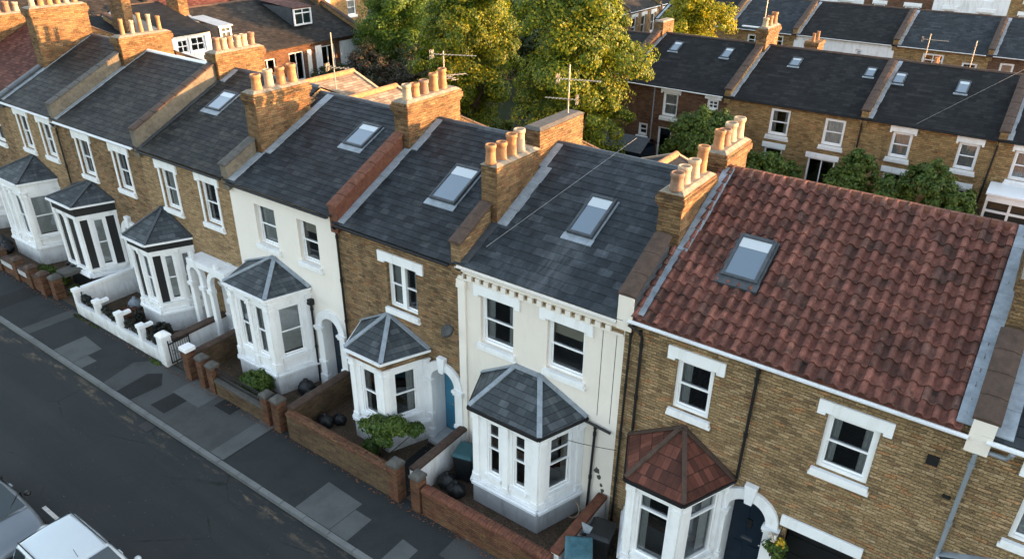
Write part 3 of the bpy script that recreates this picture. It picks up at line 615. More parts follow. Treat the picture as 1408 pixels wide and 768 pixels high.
def skylight(root, x0, x1, y0, y1, P, lift=0.09, apron='lead', al=0.0, as_=1.0):
    """roof window frame standing on the slope"""
    dz = (rl(y1, P) - rl(y0, P)) / (y1 - y0); L = math.hypot(1, dz); n = Vector((0, -dz / L, 1 / L)); t = Vector((0, 1 / L, dz / L))
    o = Vector((0, y0, rl(y0, P))); W = (y1 - y0) * L
    def Q(x, s, h): return o + Vector((x, 0, 0)) + t * s + n * h
    def sbox(m, xa, xb, sa, sb, ha, hb):
        pts = [Q(x, s, h) for h in (ha, hb) for s in (sa, sb) for x in (xa, xb)]
        m.add(pts, [(0, 1, 3, 2), (4, 6, 7, 5), (0, 4, 5, 1), (2, 3, 7, 6), (0, 2, 6, 4), (1, 5, 7, 3)])
    m = MB(); f = min(0.075, (x1 - x0) * 0.11)
    sbox(m, x0, x0 + f, 0, W, -0.05, lift); sbox(m, x1 - f, x1, 0, W, -0.05, lift); sbox(m, x0 + f, x1 - f, 0, f, -0.05, lift); sbox(m, x0 + f, x1 - f, W - f * 1.3, W, -0.05, lift + 0.012)
    o_ = m.build('skylight', 'lead_dark', root, bevel=0.006)
    g = MB(); sbox(g, x0 + f, x1 - f, f, W - f * 1.3, lift - 0.03, lift - 0.02); g.build('glass_pane', 'glass_sky', o_)
    b = MB(); sbox(b, x0 + f + 0.002, x1 - f - 0.002, lerp(f, W - f * 1.3, 0.74), W - f * 1.3 - 0.002, lift - 0.018, lift - 0.013); b.build('blind', 'pane_band', o_)  # pale strip on the pane paints in the lining and reflection; no blind there
    a = MB(); sbox(a, x0 - 0.07 * as_, x1 + 0.07 * as_, -0.2 * as_, 0.0, 0.004, 0.035 + al); as_ == 1.0 and sbox(a, x0 - 0.05 * as_, x0 - 0.002, 0, W, 0.004, 0.03 + al); as_ == 1.0 and sbox(a, x1 + 0.002, x1 + 0.05 * as_, 0, W, 0.004, 0.03 + al)
    a.build('lead_apron', apron, o_)
    return o_

def gutter(root, x0, x1, y, z, mat='white', r=0.055):
    m = MB(); k = 6; P = []
    for x in (x0, x1):
        for rr in (r, r - 0.012):
            for i in range(k + 1):
                t = math.pi + math.pi * i / k; P.append((x, y + rr * math.cos(t), z + rr * math.sin(t)))
    n = k + 1; fs = []
    for i in range(k): fs += [(i, i + 1, 2 * n + i + 1, 2 * n + i), (n + i, n + i + 1, 3 * n + i + 1, 3 * n + i)]
    fs += [(0, n, 3 * n, 2 * n), (k, n + k, 3 * n + k, 2 * n + k)]
    for b in (0, 2 * n): fs += [(b + i, b + i + 1, b + n + i + 1, b + n + i) for i in range(k)]
    m.add(P, fs); m.wbox(x0, x1, y + r + 0.001, y + r + 0.03, z - 0.05, z + 0.01)
    return m.build('gutter', mat, root)
def pipe(root, pts, mat='black_iron', r=0.035, name='downpipe', brackets=True):
    m = MB(); m.tube(pts, r, 8)
    for a, b in zip(pts, pts[1:]):
        a, b = Vector(a), Vector(b)
        if abs((b - a).normalized().z) > 0.9 and brackets:
            L = (b - a).length
            for i in range(int(L / 1.4) + 1):
                p = a + (b - a) * ((i + 0.15) * 1.4 / L) if (i + 0.15) * 1.4 < L else a
                m.lathe(p, [(r * 1.35, -0.05), (r * 1.35, 0.05)], 8)
    return m.build(name, mat, root, smooth=False)

def bay(root, B, C, A, D, d, ze, r0, r1, za, faces, roofm='slate_bay', eave='white', frieze=None, plinth='white_wall', z0=-0.05, zsill=0.68, zw=(1.12, 2.85), body='white', hips='lead', panes=None, ov=0.12, transom=False, slim=1.0):
    """canted bay: A wall-left, B front-left, C front-right, D wall-right (x), faces = window ranges as fractions for left, front, right"""
    bm_ = MB(); pl = MB(); top = ze - 0.06
    pts = [(A, 0.0), (B, -d), (C, -d), (D, 0.0)]
    main = None; frames = []
    fr = []
    for i in range(3):
        p, q = Vector((*pts[i], 0)), Vector((*pts[i + 1], 0)); dd = (q - p); L = dd.length; dd.normalize(); nn = Vector((dd.y, -dd.x, 0))
        F = Fr(p, dd, nn); holes = [(L * a, L * b, zw[0], zw[1]) for a, b, *_ in faces[i]]
        bm_.wall(0, L, zsill + 0.1, top, holes, 0.12, F)
        bm_.box(-0.03, L + 0.03, -0.02, 0.13, zsill - 0.02, zsill + 0.06, F); bm_.box(-0.01, L + 0.01, -0.02, 0.09, zsill + 0.061, zsill + 0.13, F)
        for h in holes: bm_.box(h[0] - 0.04, h[1] + 0.04, -0.10, 0.07, zw[0] - 0.09, zw[0] - 0.001, F)
        if frieze is None:
            bm_.box(-0.01, L + 0.01, 0.0, 0.035, zw[1] + 0.16, top - 0.001, F)
        # piers with capital and base beside every window
        edges = [0.0] + [x for h in holes for x in h[:2]] + [L]
        for k in range(0, len(edges), 2):
            e0, e1 = edges[k], edges[k + 1]
            if e1 - e0 < 0.06: continue
            c = (e0 + e1) / 2; hw = min((e1 - e0) / 2 - 0.012, 0.085 * slim)
            if k == 0: c = e0 + hw * 0.9
            if k == len(edges) - 2: c = e1 - hw * 0.9
            bm_.box(c - hw, c + hw, 0.0, 0.05 * slim, zw[0] - 0.25, zw[1] - 0.05, F)
            bm_.box(c - hw - 0.025, c + hw + 0.025, 0.0, 0.085 * slim, zw[1] - 0.05, zw[1] + 0.02, F); bm_.box(c - hw - 0.01, c + hw + 0.01, 0.0, 0.07, zw[1] + 0.021, zw[1] + 0.14, F); bm_.box(c - hw - 0.03, c + hw + 0.03, 0.0, 0.10 * slim, zw[1] + 0.141, zw[1] + 0.2, F)
            bm_.box(c - hw - 0.02, c + hw + 0.02, 0.0, 0.075, zsill + 0.131, zw[0] - 0.14, F)
        fr.append((F, holes, L))
    pp = [(A - 0.05, 0.0), (B - 0.03, -d - 0.05), (C + 0.03, -d - 0.05), (D + 0.05, 0.0)]
    pl.add([(x, y, z0) for x, y in pp] + [(x, y, zsill - 0.021) for x, y in pp], [(0, 1, 5, 4), (1, 2, 6, 5), (2, 3, 7, 6), (4, 5, 6, 7)])
    main = bm_.build('bay_window', body, root)
    pl.build('plinth', plinth, main)
    if frieze:
        f = MB()
        for F, holes, L in fr: f.box(-0.02, L + 0.02, 0.0, 0.04, zw[1] + 0.2, top - 0.001, F)
        f.build('frieze', frieze, main)
    for i, (F, holes, L) in enumerate(fr):
        for h, spec in zip(holes, faces[i]):
            kind = spec[2] if len(spec) > 2 else ''
            if kind == 'dark':
                MB().box(h[0], h[1], -0.07, -0.05, h[2], h[3], F).build('dark_panel', 'black_paint', main); continue
            m = MB(); tr = lerp(h[2], h[3], 0.76) if transom else None
            b0, b1, c0, c1 = frame_bars(m, F, *h, -0.03, 0.05, not transom, 0, 0.5, tr)
            if kind == 'bars' : m.box(b0, b1, -0.075, -0.045, lerp(c0, c1, 0.76) - 0.02, lerp(c0, c1, 0.76) + 0.02, F)
            m.build('window_frame', 'upvc', main)
            MB().quad(F.p(b0, -0.09, c0), F.p(b1, -0.09, c0), F.p(b1, -0.09, c1), F.p(b0, -0.09, c1)).build('glass_pane', 'glass', main, normals=False)
            if 'net' in kind: w = MB(); wavy(w, F, b0, b1, c0, c1, -0.16, 7, 0.012); w.build('net_curtain', 'curtain', main, normals=False)
            if 'blind' in kind: w = MB(); w.box(b0, b1, -0.16, -0.15, lerp(c0, c1, 0.04), c1, F); w.build('roller_blind', 'curtain', main)
            if 'side' in kind: w = MB(); wavy(w, F, lerp(b0, b1, 0.62), b1, c0, c1, -0.16, 3, 0.02); w.build('curtain', 'curtain', main, normals=False)
            if 'drape' in kind: w = MB(); wavy(w, F, b0, lerp(b0, b1, 0.25), c0, c1, -0.16, 3, 0.02); w.build('curtain', 'curtain', main, normals=False)
    # roof
    o = ov; Bp, Cp = (B - o * 0.6, -d - o), (C + o * 0.6, -d - o); Ap, Dp = (A - o * 1.1, 0.0), (D + o * 1.1, 0.0)
    R0, R1 = (r0, -0.02, za), (r1, -0.02, za)
    e = [(Ap[0], -0.02, ze), (Bp[0], Bp[1], ze), (Cp[0], Cp[1], ze), (Dp[0], -0.02, ze)]
    m = MB(); m.quad(e[0], e[1], R0)
    if r1 - r0 > 0.02: m.quad(e[1], e[2], R1, R0)
    else: m.quad(e[1], e[2], R0)
    m.quad(e[2], e[3], R1)
    lo = [(x, y, z - 0.05) for x, y, z in e]
    for i in range(3): m.quad(e[i], e[i + 1], lo[i + 1], lo[i])
    m.quad(*lo)
    rf = m.build('bay_roof', roofm, main)
    h = MB(); up = Vector((0, 0, 0.02))
    for a, b in ((e[1], R0), (e[2], R1)): h.bar(Vector(a) + up * 0.6, Vector(b) + up, 0.13 if hips == 'lead' else 0.10, 0.035 if hips == 'lead' else 0.06)
    for a, b in ((e[0], R0), (e[3], R1)): h.bar(Vector(a) + up + Vector((0, -0.05, 0)), Vector(b) + up + Vector((0, -0.05, 0)), 0.13, 0.03)
    if r1 - r0 > 0.02: h.bar(Vector(R0) + Vector((0, -0.06, 0.0)), Vector(R1) + Vector((0, -0.06, 0.0)), 0.16, 0.04)
    h.build('hip_flashing', hips, main)
    g = MB()
    ge = [Vector((x, y, ze - 0.055)) + Vector((0, -0.035 if i in (1, 2) else 0, 0)) for i, (x, y, z) in enumerate(e)]
    for a, b in zip(ge, ge[1:]): g.bar(a, b, 0.07, 0.06)
    g.build('bay_gutter', eave, main)
    return main

def shell(root, w, depth, P, wall, holes=(), roof='slate', rear=None, ridge='lead_dark', seed=1, gauge=0.22, sw=0.32, wallz0=-0.1, ridgelabel=None, xin=0.0, rs=0.62, back_holes=()):
    """walls and roof of one house; P is the roof profile from front eave over the ridge to the back eave"""
    yr = P[1][0]; ze = rl(0, P) - 0.06; zb = rl(depth, P) - 0.06
    m = MB(); m.wall(0, w, wallz0, ze, holes, 0.2)
    a, b = 0.004, w - 0.004
    for x in (a, b): m.quad((x, 0.001, wallz0), (x, depth, wallz0), (x, depth, zb), (x, yr, P[1][1] - 0.06), (x, 0.001, ze))
    m.wall(0, w, wallz0, zb, back_holes, 0.2, Fr((w, depth, 0), (-1, 0, 0), (0, 1, 0)))
    wl = m.build('wall', wall, root, normals=False)
    if roof.startswith('tile_red'): r = pantiles(0.2, w - 0.3, P[0], P[1], seed=seed); 
    elif roof in ('slate', 'slate_blue', 'slate_brown'): r = slates(0, w, P[0], P[1], gauge, sw, seed=seed)
    else:
        r = MB(); t = 0.07
        r.add([(0, *P[0]), (w, *P[0]), (w, *P[1]), (0, *P[1]), (0, P[0][0], P[0][1] - t), (w, P[0][0], P[0][1] - t)], [(0, 1, 2, 3), (0, 4, 5, 1)])
    ro = r.build('roof', roof, root, normals=False)
    q = MB(); t = 0.06
    q.add([(0, *P[1]), (w, *P[1]), (w, *P[2]), (0, *P[2]), (0, P[2][0], P[2][1] - t), (w, P[2][0], P[2][1] - t)], [(0, 1, 2, 3), (3, 2, 5, 4)])
    q.build('rear_roof', rear or (roof if roof in M and 'far' in roof else 'slate_far'), root)
    g = MB(); n = max(3, int(w / 0.45)); zr = P[1][1]
    for i in range(n):
        x0, x1 = lerp(0, w, i / n) + 0.004, lerp(0, w, (i + 1) / n) - 0.004; j = random.uniform(-0.006, 0.006)
        sec = [(a_ * rs, b_ * rs) for a_, b_ in ((-0.15, -0.05), (-0.12, 0.02), (-0.05, 0.07), (0.05, 0.07), (0.12, 0.02), (0.15, -0.05))]
        pts = [(x0, yr + a_, zr + b_ + j) for a_, b_ in sec] + [(x1, yr + a_, zr + b_ + j) for a_, b_ in sec]
        g.add(pts, [tuple(range(6)), tuple(range(11, 5, -1))] + [(k, (k + 1) % 6, 6 + (k + 1) % 6, 6 + k) for k in range(6)])
    g.build('ridge', ridge, root, normals=False)
    return wl

# ---------------------------------------------------------------- plants
def leaves(name, blobs, n, size, mat, parent=None, sub=26, sig=0.30, up=0.25, seed=0, flat=0.0):
    r = np.random.default_rng(seed); B = np.array(blobs, float)  # cx cy cz rx ry rz
    wts = (B[:, 3] * B[:, 5]); wts /= wts.sum()
    cl = []
    for i, b in enumerate(B):
        k = max(3, int(sub * len(B) * wts[i])); v = r.normal(size=(k, 3)); v /= np.linalg.norm(v, axis=1, keepdims=True); v[:, 2] = np.where(v[:, 2] < -0.35, -v[:, 2], v[:, 2])
        rad = r.uniform(0.62, 1.06, (k, 1)); c = b[:3] + v * rad * b[3:6]
        cl.append(np.hstack([c, v, np.full((k, 1), b[3:6].mean())]))
    cl = np.vstack(cl); idx = r.integers(0, len(cl), n); g = r.normal(size=(n, 3))
    g = g / np.maximum(np.linalg.norm(g, axis=1, keepdims=True), 0.2) * r.uniform(0.35, 1.15, (n, 1)) ** 0.6 * 1.25
    s = sig * cl[idx, 6:7] * r.uniform(0.5, 1.2, (len(cl), 1))[idx]
    pos = cl[idx, :3] + g * s * np.array([1, 1, 0.75]); nm = cl[idx, 3:6] * 0.7 + g * 0.75 + r.normal(size=(n, 3)) * 0.38; nm[:, 2] += up
    nm /= np.linalg.norm(nm, axis=1, keepdims=True)
    a = np.cross(nm, r.normal(size=(n, 3))); a /= np.linalg.norm(a, axis=1, keepdims=True); b = np.cross(nm, a)
    sz = size * r.uniform(0.6, 1.3, (n, 1)); a = a * sz; b = b * sz * 0.62; bend = nm * sz * 0.18
    V = np.stack([pos - a, pos - b + bend, pos + a, pos + b + bend], 1).reshape(-1, 3)
    me = bpy.data.meshes.new(name); me.vertices.add(4 * n); me.vertices.foreach_set('co', V.astype(np.float32).ravel())
    me.loops.add(4 * n); me.loops.foreach_set('vertex_index', np.arange(4 * n, dtype=np.int32)); me.polygons.add(n)
    me.polygons.foreach_set('loop_start', np.arange(0, 4 * n, 4, dtype=np.int32)); me.update(); me.validate()
    me.materials.append(M[mat]); o = bpy.data.objects.new(name, me); COL.objects.link(o)
    if parent: o.parent = parent
    return o
def tree(label, loc, H, R_, mat, n, size, group=None, seed=0, trunk=0.22, low=0.32, blobn=11, squash=1.0, cat='tree', name='tree'):
    """trunk, limbs that reach the foliage masses, and a crown of leaves"""
    root = empty(name, loc); tag(root, label, cat, group); r = random.Random(seed)
    bl = []; zc0 = H * low
    for i in range(blobn):
        t = i / (blobn - 1); z = lerp(zc0 + R_ * 0.3, H - R_ * 0.35, t); prof = math.sin(math.pi * (0.18 + 0.66 * t)) ** 0.8
        ang = i * 2.4 + r.uniform(-0.4, 0.4); rr = R_ * 0.62 * prof * r.uniform(0.6, 1.05)
        if i == blobn - 1: rr *= 0.2
        br = R_ * r.uniform(0.40, 0.56) * (0.75 + 0.35 * prof)
        bl.append((rr * math.cos(ang), rr * math.sin(ang), z, br, br, br * 0.82 * squash))
    bl.append((0, 0, lerp(zc0, H, 0.55), R_ * 0.6, R_ * 0.6, (H - zc0) * 0.36))
    m = MB(); zt = lerp(zc0, H, 0.35); m.tube([(0, 0, -0.1), (0.05, 0.03, zc0 * 0.5), (0, 0.06, zc0), (0, 0, zt)], trunk, 9, trunk * 0.55)
    for b in bl[:-1]:
        s = Vector((0, 0.03, lerp(zc0 * 0.8, zt, r.random()))); e = Vector(b[:3]); mid = (s + e) / 2 + Vector((0, 0, -0.15)); m.tube([s, mid, e], trunk * 0.42, 6, trunk * 0.12)
    m.build('trunk', 'bark', root, smooth=True)
    leaves('crown', bl, n, size, mat, root, seed=seed)
    return root
def bush(name, label, loc, blobs, n, size, mat='leaf_bush', group=None, cat='bush', seed=0, sub=95, sig=0.17):
    root = empty(name, loc); tag(root, label, cat, group); r = random.Random(seed)
    m = MB()
    for k in range(7):
        b = blobs[k % len(blobs)]; e = Vector(b[:3]) + Vector((r.uniform(-.4, .4) * b[3], r.uniform(-.4, .4) * b[4], r.uniform(0, .3) * b[5]))
        base = Vector((r.uniform(-.08, .08) + blobs[0][0] * 0.5, r.uniform(-.08, .08), -0.02)); m.tube([base, (base + e) / 2 + Vector((r.uniform(-.05, .05), 0, 0)), e], 0.02, 5, 0.006)
    m.build('stems', 'bark', root)
    leaves('foliage', blobs, int(n * 1.5), size * 0.82, mat, root, seed=seed, sub=sub, sig=sig)
    return root
M['tile_bay'] = slate_tex_mat('bay_tile_red', [(0, (0.055, 0.025, 0.02)), (0.6, (0.095, 0.037, 0.027)), (1, (0.14, 0.055, 0.04))], 0.15, 0.3, 0.8)
M['slate_bay'] = slate_tex_mat('bay_slate', [(0, (0.035, 0.042, 0.048)), (0.6, (0.052, 0.062, 0.070)), (1, (0.08, 0.092, 0.102))], 0.26, 0.2, 0.6)
M['pane_band'] = glass_mat('pale_pane_band', (1, 1, 1), 0.1, (0.42, 0.46, 0.48))  # skylight band colour, standing for pale lining and reflection
# ---------------------------------------------------------------- camera, light, world
cam = bpy.data.cameras.new('camera'); co = bpy.data.objects.new('camera', cam); COL.objects.link(co); S.camera = co
cam.sensor_width = 36; cam.lens = 36 * 1026.1 / 1408; cam.clip_start = 0.1; cam.clip_end = 2000
Rm = Matrix(((0.81364241, -0.27735546, 0.51094028), (0.5813015, 0.37507069, -0.72208763), (0.00863623, 0.88453147, 0.46640057)))
co.matrix_world = Matrix.Translation((0, -13, 14.6)) @ Rm.to_4x4()
SAZ, SEL = R(30), R(7.3)       # sun: 30 degrees from +x towards +y, low
sd = Vector((math.cos(SEL) * math.cos(SAZ), math.cos(SEL) * math.sin(SAZ), math.sin(SEL)))
sl = bpy.data.lights.new('sun', 'SUN'); sl.energy = 3.0; sl.angle = R(0.55); sl.color = (1.0, 0.52, 0.21)
so = bpy.data.objects.new('sun', sl); COL.objects.link(so); so.rotation_euler = sd.to_track_quat('Z', 'Y').to_euler(); so.location = (0, 0, 40)
wd = bpy.data.worlds.new('World'); S.world = wd; wd.use_nodes = True
wt = wd.node_tree; bg = wt.nodes['Background']; sk = wt.nodes.new('ShaderNodeTexSky'); sk.sky_type = 'NISHITA'; sk.sun_disc = False
sk.sun_elevation = SEL; sk.sun_rotation = math.pi / 2 - SAZ; sk.air_density = 1.0; sk.dust_density = 1.6; sk.ozone_density = 1.0
hs = wt.nodes.new('ShaderNodeHueSaturation'); hs.inputs['Saturation'].default_value = 0.62; wt.links.new(sk.outputs[0], hs.inputs['Color']); wt.links.new(hs.outputs[0], bg.inputs[0]); bg.inputs[1].default_value = 0.15
S.view_settings.view_transform = 'Standard'; S.view_settings.look = 'None'; S.view_settings.gamma = 1; S.view_settings.exposure = 2.75; S.view_settings.use_curve_mapping = False
S.cycles.max_bounces = 6; S.cycles.diffuse_bounces = 3; S.cycles.glossy_bounces = 3; S.cycles.transparent_max_bounces = 10; S.cycles.caustics_reflective = False; S.cycles.caustics_refractive = False

# ---------------------------------------------------------------- ground, road, pavement
def sheet(name, x0, x1, y0, y1, z, mat, kind='structure'):
    o = MB().quad((x0, y0, z), (x1, y0, z), (x1, y1, z), (x0, y1, z)).build(name, mat, normals=False); return tag(o, kind=kind)
sheet('ground', -600, 600, -600, 900, -0.16, 'ground')
sheet('road', -160, 120, -12.2, -4.5, -0.12, 'road')
o = MB().wbox(-160, 120, -4.34, -2.35, -0.15, 0.0).build('pavement', 'pave'); tag(o, kind='structure')
o = MB().wbox(-160, 120, -14.6, -12.35, -0.15, 0.0).build('pavement', 'pave'); tag(o, kind='structure')
for (ya, yb) in ((-4.5, -4.342), (-12.35, -12.2)):
    m = MB(); x = -120
    r = random.Random(5)
    while x < 60:
        L = 0.91; m.wbox(x + 0.006, x + L - 0.006, ya + r.uniform(-.004, .004), yb, -0.2, 0.004 + r.uniform(0, 0.006)); x += L
    o = m.build('kerb', 'kerb', bevel=0.008); tag(o, kind='structure')
def patch(pts, mat, lift=0.004):
    m = MB(); m.quad(*[(x, y, lift) for x, y in pts]); o = m.build('pavement_patch', mat, normals=False); tag(o, kind='structure')
patch([(-28.3, -4.33), (-27.7, -4.33), (-27.6, -2.5), (-28.2, -2.5)], 'pave_mid')
patch([(-25.9, -4.33), (-24.6, -4.33), (-24.6, -3.3), (-25.9, -3.2)], 'pave_light')
patch([(-24.58, -4.33), (-24.0, -4.33), (-24.0, -3.8), (-24.58, -3.8)], 'pave_light')
patch([(-22.6, -4.33), (-16.2, -4.33), (-16.2, -2.4), (-22.2, -2.4), (-22.9, -3.1)], 'pave_mid')
patch([(-21.8, -4.33), (-21.0, -4.33), (-20.9, -3.3), (-21.5, -2.9), (-21.9, -3.2)], 'pave_dark', 0.008)
patch([(-20.25, -4.1), (-19.5, -4.1), (-19.5, -3.1), (-20.2, -3.0)], 'pave_dark', 0.008)
patch([(-20.3, -3.3), (-18.9, -3.3), (-18.9, -2.4), (-20.3, -2.4)], 'pave_light', 0.012)
patch([(-18.6, -2.95), (-17.8, -2.95), (-17.8, -2.42), (-18.6, -2.42)], 'pave_dark', 0.012)
patch([(-16.8, -4.33), (-16.2, -4.33), (-16.2, -2.4), (-16.8, -2.4)], 'pave_light', 0.016)
patch([(-13.1, -4.33), (-11.8, -4.33), (-11.75, -3.2), (-13.1, -3.15)], 'pave_light')
patch([(-11.78, -4.33), (-11.15, -4.33), (-11.15, -3.45), (-11.74, -3.45)], 'pave_light')
patch([(-10.05, -4.33), (-9.5, -4.33), (-9.5, -3.5), (-10.05, -3.45)], 'pave_light')
patch([(-9.0, -3.3), (-7.6, -3.3), (-7.6, -2.42), (-9.0, -2.42)], 'pave_mid')
patch([(-31.5, -4.33), (-30.4, -4.33), (-30.4, -2.5), (-31.5, -2.5)], 'pave_dark')
o = MB().wbox(-60, 30, -2.35, 0.2, -0.15, 0.01).build('front_garden_soil', 'soil'); tag(o, kind='structure')
# back gardens rise towards the terrace behind
m = MB(); g = [(8.0, 0.0), (9.5, 0.3), (12.5, 1.6), (14.0, 1.95), (28.8, 2.0), (33.0, 1.0), (66.0, 0.6), (140, 0.0)]
for (ya, za), (yb, zb) in zip(g, g[1:]): m.quad((-75, ya, za), (40, ya, za), (40, yb, zb), (-75, yb, zb))
o = m.build('back_garden_ground', 'ground', normals=False); tag(o, kind='structure')
def gz(y):
    return rl(y, g)
tag(MB().quad((-18.62, -8.22, -0.116), (-17.6, -8.22, -0.116), (-17.6, -8.12, -0.116), (-18.62, -8.12, -0.116)).build('painted_bay_line', 'paint_line', normals=False), kind='structure')
tag(MB().quad((-13.6, -8.22, -0.116), (-12.6, -8.22, -0.116), (-12.6, -8.12, -0.116), (-13.6, -8.12, -0.116)).build('painted_bay_line', 'paint_line', normals=False), kind='structure')

# ---------------------------------------------------------------- the terrace in front
GT = 'terraced houses along the street'
def mk(x0, label, group=GT, name='terraced_house'):
    return tag(empty(name, (x0, 0, 0)), label, 'house', group)
def bayhole(B, C): return (B + 0.1, C - 0.1, 0.8, 2.95)
BAYHOLES = True

# house 7: big brick house, red tile roof (local x = world + 6.1)
h = mk(-6.1, 'wide brown brick house under a dark red pantile roof, with a navy front door'); X = lambda x: x + 6.1; W = 6.85
P7 = [(-0.17, 6.35), (4.15, 8.60), (8.4, 6.35)]
wins = [(X(-4.82), X(-3.98), 4.38, 5.68), (X(-1.68), X(-0.72), 4.32, 5.66)]
dh = (X(-2.77) - 0.485, X(-2.77) + 0.485, 0.02, 2.86); gh = (X(-1.92), X(-0.55), 0.02, 2.52)
shell(h, W, 8.4, P7, 'brick_a', wins + [bayhole(X(-5.35), X(-3.7)), dh, gh], 'tile_red', 'tile_far', 'coping_red', seed=3, rs=1.0)
window(h, FRONT, *wins[0], setback=0.07, curtain='left', lintel='ears', lo=0.22, fw=0.075)
window(h, FRONT, *wins[1], setback=0.07, curtain='sides', lintel='ears', lo=0.2, fw=0.085)
doorway(h, X(-2.77), 0.43, 2.38, 'door_navy', doorlabel='navy front door under a round white arch', R_=0.66)
m = MB(); m.box(X(-1.92), X(-0.55), -0.5, -0.42, 0.02, 2.52)
for k in range(5): m.box(X(-1.92), X(-0.55), -0.42, -0.40, 0.1 + k * 0.49, 0.48 + k * 0.49)
m.build('garage_door', 'black_paint', h)
MB().box(X(-2.06), X(-0.41), -0.02, 0.06, 2.522, 2.80).build('garage_lintel', 'white', h, bevel=0.01)
bay(h, X(-5.05), X(-3.82), X(-5.62), X(-3.27), 1.28, 3.2, X(-4.48), X(-4.44), 4.0, [[(0.25, 0.75, 'net')], [(0.2, 0.8, 'drape')], [(0.22, 0.8, 'side')]], roofm='tile_bay', eave='black_iron', hips='coping', transom=True, zw=(1.05, 2.85))
gutter(h, 0.12, W - 0.17, -0.22, 6.30, 'white', 0.04)
pipe(h, [(X(-3.1), -0.27, 6.25), (X(-3.1), -0.06, 6.05), (X(-3.12), -0.06, 3.25)]); pipe(h, [(X(-5.93), -0.06, 6.1), (X(-5.98), -0.06, 0.05)], r=0.03)
pipe(h, [(X(-5.93), -0.24, 6.22), (X(-5.68), -0.12, 6.05), (X(-5.66), -0.06, 5.9), (X(-5.66), -0.06, 3.35)])
MB().box(X(0.1), X(0.3), 0.0, 0.03, 5.35, 5.55).build('air_vent', 'black_iron', h); MB().box(X(0.72) - 0.2, X(0.72) - 0.06, 0.0, 0.02, 4.75, 4.82).build('air_brick', 'black_iron', h)
skylight(h, X(-4.6), X(-3.8), 1.32, 2.40, P7, lift=0.17, apron='lead_dark', al=0.09)
parapet(h, 0.03, -0.12, 1.45, P7, rise=0.48, w=0.34, wall='lead_dark', cop='coping'); MB().wbox(-0.15, 0.21, -0.17, -0.122, 6.0, 6.84).build('parapet_end', 'cream', h)
chimney(h, 0.03, 1.65, 3.45, 6.3, 8.62, 0.56, pots(1.65, 3.45, 4, (0, -0.06, 0.03, 0.16)), label='front stack of four pots beside the red tile roof')
chimney(h, 0.05, 3.95, 5.55, 6.3, 8.95, 0.58, pots(3.95, 5.55, 4, (0.02, -0.04, 0.0, 0.08)), label='rear stack of four pots behind the ridge')
parapet(h, 0.03, 5.6, 8.2, P7, rise=0.35, w=0.3)
flashing(h, 0.20, 0.46, -0.1, 1.6, P7, lift=0.10); flashing(h, 0.32, 0.58, 1.6, 4.0, P7, lift=0.11)
flashing(h, W - 0.42, W - 0.16, -0.1, 4.1, P7, lift=0.10)
parapet(h, W, -0.12, 1.6, P7, rise=0.3, w=0.34, wall='lead_dark', cop='coping'); MB().wbox(W - 0.18, W + 0.18, -0.17, -0.122, 6.0, 6.66).build('parapet_end', 'cream', h)
chimney(h, W + 0.12, 1.75, 3.5, 6.3, 8.55, 0.55, pots(1.75, 3.5, 4, (0, 0.05))); chimney(h, W + 0.12, 3.9, 5.5, 6.3, 8.9, 0.55, pots(3.9, 5.5, 4))

# house 6: cream render, slate
h = mk(-10.9, 'cream rendered house under blue slate, between the blue-doored brick house and the red-roofed one'); X = lambda x: x + 10.9; W = 4.8
P6 = [(-0.17, 6.22), (4.15, 8.32), (8.4, 6.22)]
wins = [(X(-10.17), X(-9.14), 4.05, 5.47), (X(-8.14), X(-7.10), 4.08, 5.49)]
shell(h, W, 8.4, P6, 'cream', wins + [bayhole(X(-9.3), X(-7.5))], 'slate_blue', 'slate_far3', seed=4, gauge=0.24, sw=0.36)
window(h, FRONT, *wins[0], setback=0.10, curtain='sides', lintel='ears', lm='white', lo=0.2); window(h, FRONT, *wins[1], setback=0.10, curtain='blind', lintel='ears', lm='white', lo=0.22)
bay(h, X(-9.42), X(-7.45), X(-9.98), X(-7.0), 1.28, 3.17, X(-9.0), X(-8.3), 3.82, [[(0.25, 0.75, 'net')], [(0.2, 0.41, 'bars'), (0.6, 0.81, 'bars')], [(0.24, 0.76, 'bars')]], plinth='grey_render', eave='black_iron')
m = MB()
m.box(0.02, W - 0.02, 0.0, 0.05, 5.93, 6.02); m.box(0.02, W - 0.02, 0.0, 0.12, 6.02, 6.10); m.box(0.02, W - 0.02, 0.0, 0.05, 5.74, 5.79)
co_ = m.build('cornice', 'cream_b', h, bevel=0.006)
m = MB(); n = 17
MB().box(0.03, W - 0.03, 0.0, 0.02, 5.79, 5.93).build('brick_band', 'brick_c', co_)
for i in range(n): a = 0.1 + i * (W - 0.3) / n; MB().box(a, a + 0.14, 0.0, 0.09, 5.79, 5.93).build('dentil', 'cream_b', co_)
m = MB(); m.box(0.02, 0.26, 0.0, 0.05, 0.0, 5.74); m.box(0.0, 0.29, 0.0, 0.1, 5.5, 5.62); m.box(0.0, 0.29, 0.0, 0.085, 5.62, 5.74); m.build('corner_pilaster', 'cream_b', h, bevel=0.006)
m = MB()
for a, b, c_, d_ in ((0.15, 5.93, 0.17, 4.3),): pass
for (xx, za, zb) in ((W - 0.55, 3.3, 5.7), (W - 0.2, 3.2, 5.7)): MB().box(xx, xx + 0.014, 0.0, 0.004, za, zb).build('render_joint', 'coping_grey', h)
r = random.Random(3)
for (cx, cz, s_) in ((X(-6.52), 1.62, 0.10), (X(-6.45), 1.45, 0.07), (X(-6.38), 1.22, 0.05), (X(-6.33), 1.05, 0.06)):
    MB().prism([(cx + s_ * r.uniform(.5, 1.1) * math.cos(k * .7), cz + 1.3 * s_ * r.uniform(.5, 1.1) * math.sin(k * .7)) for k in range(9)], 0.0, 0.004).build('chipped_render', 'coping_grey', h)
